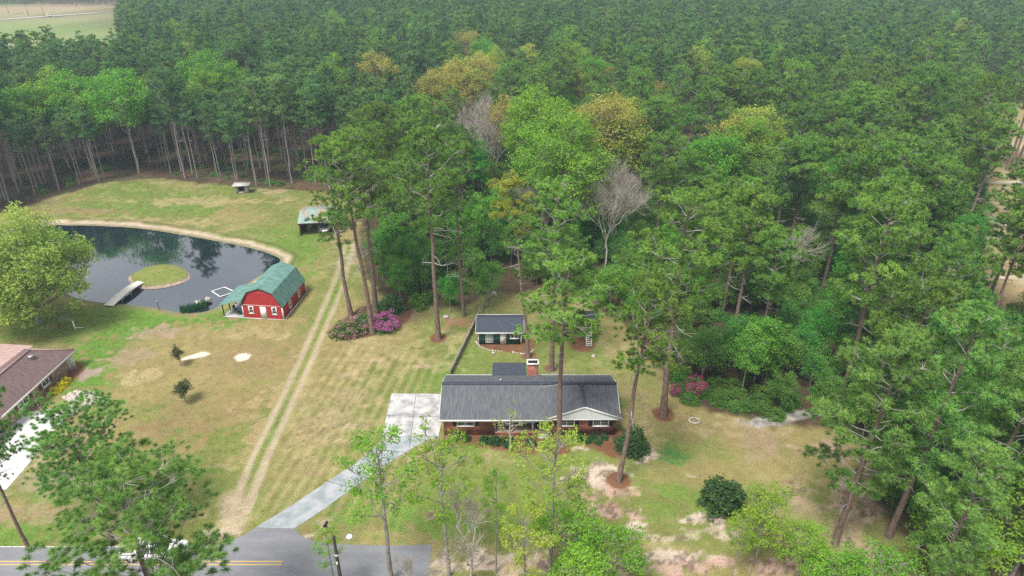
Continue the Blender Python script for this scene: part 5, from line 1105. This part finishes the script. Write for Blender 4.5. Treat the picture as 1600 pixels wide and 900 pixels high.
# ------------------------------------------------------------------ the pine wood
rng = np.random.RandomState(11)
DECa = np.array(DEC)
def grid(x0, x1, y0, y1, sp, jit=.42):
    gx_, gy_ = np.meshgrid(np.arange(float(x0), x1, sp), np.arange(float(y0), y1, sp)); gx_[1::2] += sp / 2
    return gx_.ravel() + rng.uniform(-jit, jit, gx_.size) * sp, gy_.ravel() + rng.uniform(-jit, jit, gx_.size) * sp
def free(x, y, margin=1.0):
    ok = (sdf(x, y, LAWN) < -margin) & (sdf(x, y, CLEAR) < -1) & (sdf(x, y, FIELD) < 0) & (y > 40)
    ok &= np.abs(x) < y * .80 + 14
    ok &= ~((x > 15) & (y < 62) & (x < 36))
    for a, b_, r_ in DEC: ok &= ~((np.abs(x - a) < r_ * .95) & (y > b_ - r_ * (.5 if a < -60 else 1.3)) & (y < b_ + r_ * .8))
    return ok
LOCS = []     # x, y, kind list, height scale
def fill(x0, x1, y0, y1, sp, kinds, s0, s1, cond=None, margin=1.0):
    x, y = grid(x0, x1, y0, y1, sp); ok = free(x, y, margin)
    if cond is not None: ok &= cond(x, y)
    for a, b_ in zip(x[ok], y[ok]): LOCS.append((a, b_, kinds[rng.randint(len(kinds))], rng.uniform(s0, s1)))
EDGE = lambda x, y: x < -24 + .06 * (y - 130)
stand = ['stand%d' % q for q in range(6)]; spread = ['spread%d' % q for q in range(6)] + ['yard3']; wood = ['wood%d' % q for q in range(6)]
fill(-190, 10, 118, 205, 4.1, stand, .84, 1.14, EDGE)
fill(-34, 190, 62, 190, 8.9, spread, .74, 1.18, lambda x, y: ~EDGE(x, y) & ~((x < 60) & (y < 66)) & (fbm(x, y, 30, 3, 5) < .62), 2.5)
fill(30, 70, 40, 66, 9.5, spread, .7, .95, lambda x, y: x > 40, 1)
NEAR = lambda x, y: ((y >= 190) & ~EDGE(x, y)) | ((y >= 205) & EDGE(x, y))
fill(-420, 420, 185, 470, 4.9, wood, .80, 1.16, NEAR)
fill(-620, 620, 470, 780, 8, wood, .95, 1.25)
FILLR = []
x, y = grid(31, 90, 38, 74, 3.1); ok = (sdf(x, y, LAWN) < -.8) & (np.abs(x) < y * .8 + 6) & (fbm(x, y, 7, 3, 31) > .40)
FILLR = list(zip(x[ok], y[ok]))
for q in range(len(LOCS)):      # younger, lower pines stand in front of the leafy trees one can see
    x, y, kx, s_ = LOCS[q]
    for a, b_, r_ in DEC:
        if b_ > 116 and abs(x - a * y / b_) < r_ * .95 and b_ - 30 < y < b_: s_ = min(s_, .74 + .004 * (y % 7))
    LOCS[q] = (x, y, kx, s_)
LOCS.sort(key=lambda q: math.hypot(q[0], q[1]))
NI = 300 - NP
ZONE = {'stand': ('slim dark pine in the dense stand behind the pond lawn', 'pines of the stand behind the pond'), 'spread': ('spreading green pine in the wood behind and right of the brick house', 'pines of the wood behind the brick house'), 'yard': ('spreading green pine in the wood behind and right of the brick house', 'pines of the wood behind the brick house'), 'wood': ('dark pine deep in the wood far behind the house', 'pines deep in the wood')}
for x, y, kx, s_ in LOCS[:NI]:
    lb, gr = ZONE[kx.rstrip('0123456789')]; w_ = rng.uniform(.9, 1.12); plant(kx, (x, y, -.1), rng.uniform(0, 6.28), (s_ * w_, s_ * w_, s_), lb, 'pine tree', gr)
for q, (x, y) in enumerate(FILLR):
    kx = ['under0', 'thicket0', 'green0', 'under1', 'thicket1', 'green1', 'under0'][rng.randint(7)]; s_ = rng.uniform(.6, 1.0) * (.7 if kx[:2] == 'gr' else 1)
    plant(kx, (x, y, -.1), rng.uniform(0, 6.28), s_, 'leafy young tree in the mixed growth at the lower right', 'young tree', 'mixed young trees at the lower right')
x, y = grid(-16, 130, 74, 175, 12.5); ok = free(x, y, 3) & ~EDGE(x, y) & ~((x > 16) & (x < 42) & (y < 80))
for q, (a, b_) in enumerate(zip(x[ok], y[ok])):
    kx = ['green0', 'green1', 'lime0', 'under1', 'green0'][rng.randint(5)]; s_ = rng.uniform(.75, 1.25) * (.8 if kx[0] == 'l' else 1)
    plant(kx, (a, b_, -.1), rng.uniform(0, 6.28), s_, 'fresh green leafy tree between the pines of the wood', 'leafy tree', 'leafy trees between the pines')
rest = LOCS[NI:]
leafy = [q for q in rest if q[2].startswith('wood') and rng.rand() < .05]; rest = [q for q in rest if q not in leafy]
scatter('far_leafy_trees', [(q[0], q[1], -.1) for q in leafy], rng.uniform(0, 6.28, len(leafy)), [q[3] * 1.15 for q in leafy], ['green0', 'green1', 'lime1', 'yellow1', 'maple_far'], 'lighter leafy trees dotted through the far pine wood', 'far wood')
for tagk, nm, lb in (('stand', 'pine_stand', 'rest of the slim pines deeper in the stand behind the pond'), ('spread', 'pine_wood', 'further spreading pines of the wood behind the house'), ('wood', 'far_pine_wood', 'far pine wood running to the horizon')):
    sel = [q for q in rest if q[2].startswith(tagk) or (tagk == 'spread' and q[2].startswith('yard'))]
    if sel: scatter(nm, [(q[0], q[1], -.1) for q in sel], rng.uniform(0, 6.28, len(sel)), [q[3] for q in sel], sorted(set(q[2] for q in sel)), lb, 'pine wood')
print('pines', len(LOCS), 'individual', NI)
# undergrowth beneath the trees
x, y = grid(-60, 150, 42, 170, 2.6); ok = (sdf(x, y, LAWN) < -1.2) & (sdf(x, y, CLEAR) < -1) & (np.abs(x) < y * .8 + 8) & (fbm(x, y, 9, 3, 21) > .33) & ~EDGE(x, y)
ok &= ~((x > 15) & (y < 62) & (x < 34)) & ~((x > 14) & (x < 36) & (y < 71))
x, y = x[ok], y[ok]
scatter('undergrowth', np.column_stack([x, y, np.full(len(x), -.1)]), rng.uniform(0, 6.28, len(x)), rng.uniform(.45, 1.05, len(x)), ['shrub0', 'shrub1', 'shrub2', 'under0', 'under1'], 'tangled green undergrowth beneath the trees', 'undergrowth')
x, y = grid(-190, 0, 120, 175, 3.6); ok = (sdf(x, y, LAWN) < -2) & EDGE(x, y) & (fbm(x, y, 9, 3, 22) > .56); x, y = x[ok], y[ok]
scatter('undergrowth', np.column_stack([x, y, np.full(len(x), -.1)]), rng.uniform(0, 6.28, len(x)), rng.uniform(.3, .8, len(x)), ['shrub0', 'shrub1', 'shrub2'], 'thin undergrowth between the trunks of the pine stand', 'undergrowth')
# trees in the far field and the clearing
for q, (px_, py_, s_) in enumerate([(199, 40, .9), (218, 44, .7), (70, 28, 1.0), (14, 22, .95), (45, 25, 1.0), (120, 12, 1), (245, 30, 1), (262, 28, 1.05)]):
    x, y, _ = P(px_, py_); plant(wood[q % 5], (x, y, 0), q, s_, 'single pine standing in the open far field', 'pine tree', 'pines in the far field')
for q, (px_, py_, s_) in enumerate([(1548, 247, 1.0), (1573, 266, 1.05), (1579, 268, 1.0), (1588, 262, 1.0)]):
    x, y, _ = P(px_, py_); plant('yard%d' % (q % 5), (x, y, 0), q, s_, 'tall pine standing in the sandy clearing at the right edge', 'pine tree', 'pines in the right clearing')

# ------------------------------------------------------------------ air
B = MB(); B.box(-900, 900, -30, 1000, -2.2, 58); hz = B.build('haze', None); hz.data.materials.clear()
hm = bpy.data.materials.new('haze'); hm.use_nodes = True; n = hm.node_tree; n.nodes.clear(); o_ = nd(n, 'ShaderNodeOutputMaterial'); pv = nd(n, 'ShaderNodeVolumePrincipled')
pv.inputs['Color'].default_value = (.66, .84, 1.0, 1); pv.inputs['Density'].default_value = .00043; pv.inputs['Anisotropy'].default_value = .2
n.links.new(pv.outputs[0], o_.inputs['Volume']); hz.data.materials.append(hm); tag(hz, 'thin bluish haze in the air', 'haze', None, 'stuff')
# grass tufts, fallen straw and litter that give the lawns a grain
def tuft(seed, n_, r_, h_, w_, m):
    q = np.random.RandomState(seed); B = MB(); b0 = np.column_stack([q.normal(0, r_ * .5, n_), q.normal(0, r_ * .5, n_), np.zeros(n_)]); d = np.column_stack([q.normal(0, .6, n_), q.normal(0, .6, n_), np.ones(n_)]); d /= np.linalg.norm(d, axis=1)[:, None]
    sd_ = np.cross(d, q.normal(size=d.shape)); sd_ /= np.linalg.norm(sd_, axis=1)[:, None]; V = np.stack([b0 - sd_ * w_, b0 + sd_ * w_, b0 + d * h_ * q.uniform(.5, 1.3, (n_, 1))], 1).reshape(-1, 3)
    B.add(V, np.arange(len(V)).reshape(-1, 3), np.repeat(q.rand(n_), 3)); return bpy.data.objects.new('tuft', B.mesh('grass_tuft', m))
GT = leaf_mat('grass_blades_green', (.15, .22, .04), (.27, .32, .08), .3, .2, .02); DT = leaf_mat('grass_blades_dry', (.30, .24, .10), (.46, .38, .19), .3, .2, .01)
tg = [tuft(900 + q, 26, .26, .06, .014, GT) for q in range(2)]; td = [tuft(910 + q, 26, .28, .05, .015, DT) for q in range(2)]
rng = np.random.RandomState(77); gx_ = rng.uniform(-110, 42, 150000); gy_ = rng.uniform(36, 152, 150000)
hard = np.zeros(len(gx_), bool)
for pl_ in (road, DRIVE, pxl([(-60, 655), (0, 652), (60, 642), (112, 634), (128, 640), (100, 655), (70, 690), (45, 725), (10, 765), (-60, 775)])): hard |= inside(gx_, gy_, pl_)
ok = (sdf(gx_, gy_, LAWN) > -1) & ~hard & (sdf(gx_, gy_, POND) < -2.3) & ~((gx_ > -8) & (gx_ < 12) & (gy_ > 56) & (gy_ < 71.5)) & (dline(gx_, gy_, RUT) > .45) & (dline(gx_, gy_, RUT2) > .45)
for kk in BEDS.values(): ok &= ~inside(gx_, gy_, pxl(kk))
for px, py, rr in TREE_RINGS: cxx, cyy = P2(px, py); ok &= np.hypot(gx_ - cxx, gy_ - cyy) > rr
def soil_at(x, y):
    i_ = np.clip(np.searchsorted(gx, x), 0, nx - 1); j_ = np.clip(np.searchsorted(gy, y), 0, ny - 1); return C[j_ * nx + i_]
sc_ = soil_at(gx_, gy_); green = sc_[:, 1] / sc_[:, 0]; bare = (sc_[:, 0] > .36) | ((sc_[:, 2] / sc_[:, 0] > .62))
ok &= ~bare; isg = green > 1.02 + .1 * (rng.rand(len(green)) - .5)
for nm, sel, src, lb in (('grass', ok & isg, tg, 'short green grass of the lawns'), ('grass', ok & ~isg & (rng.rand(len(ok)) < .75), td, 'dry tan grass of the lawns')):
    q = np.nonzero(sel)[0]; scatter(nm, np.column_stack([gx_[q], gy_[q], np.zeros(len(q))]), rng.uniform(0, 6.28, len(q)), rng.uniform(.5, 1.25, len(q)), src, lb, 'grass')
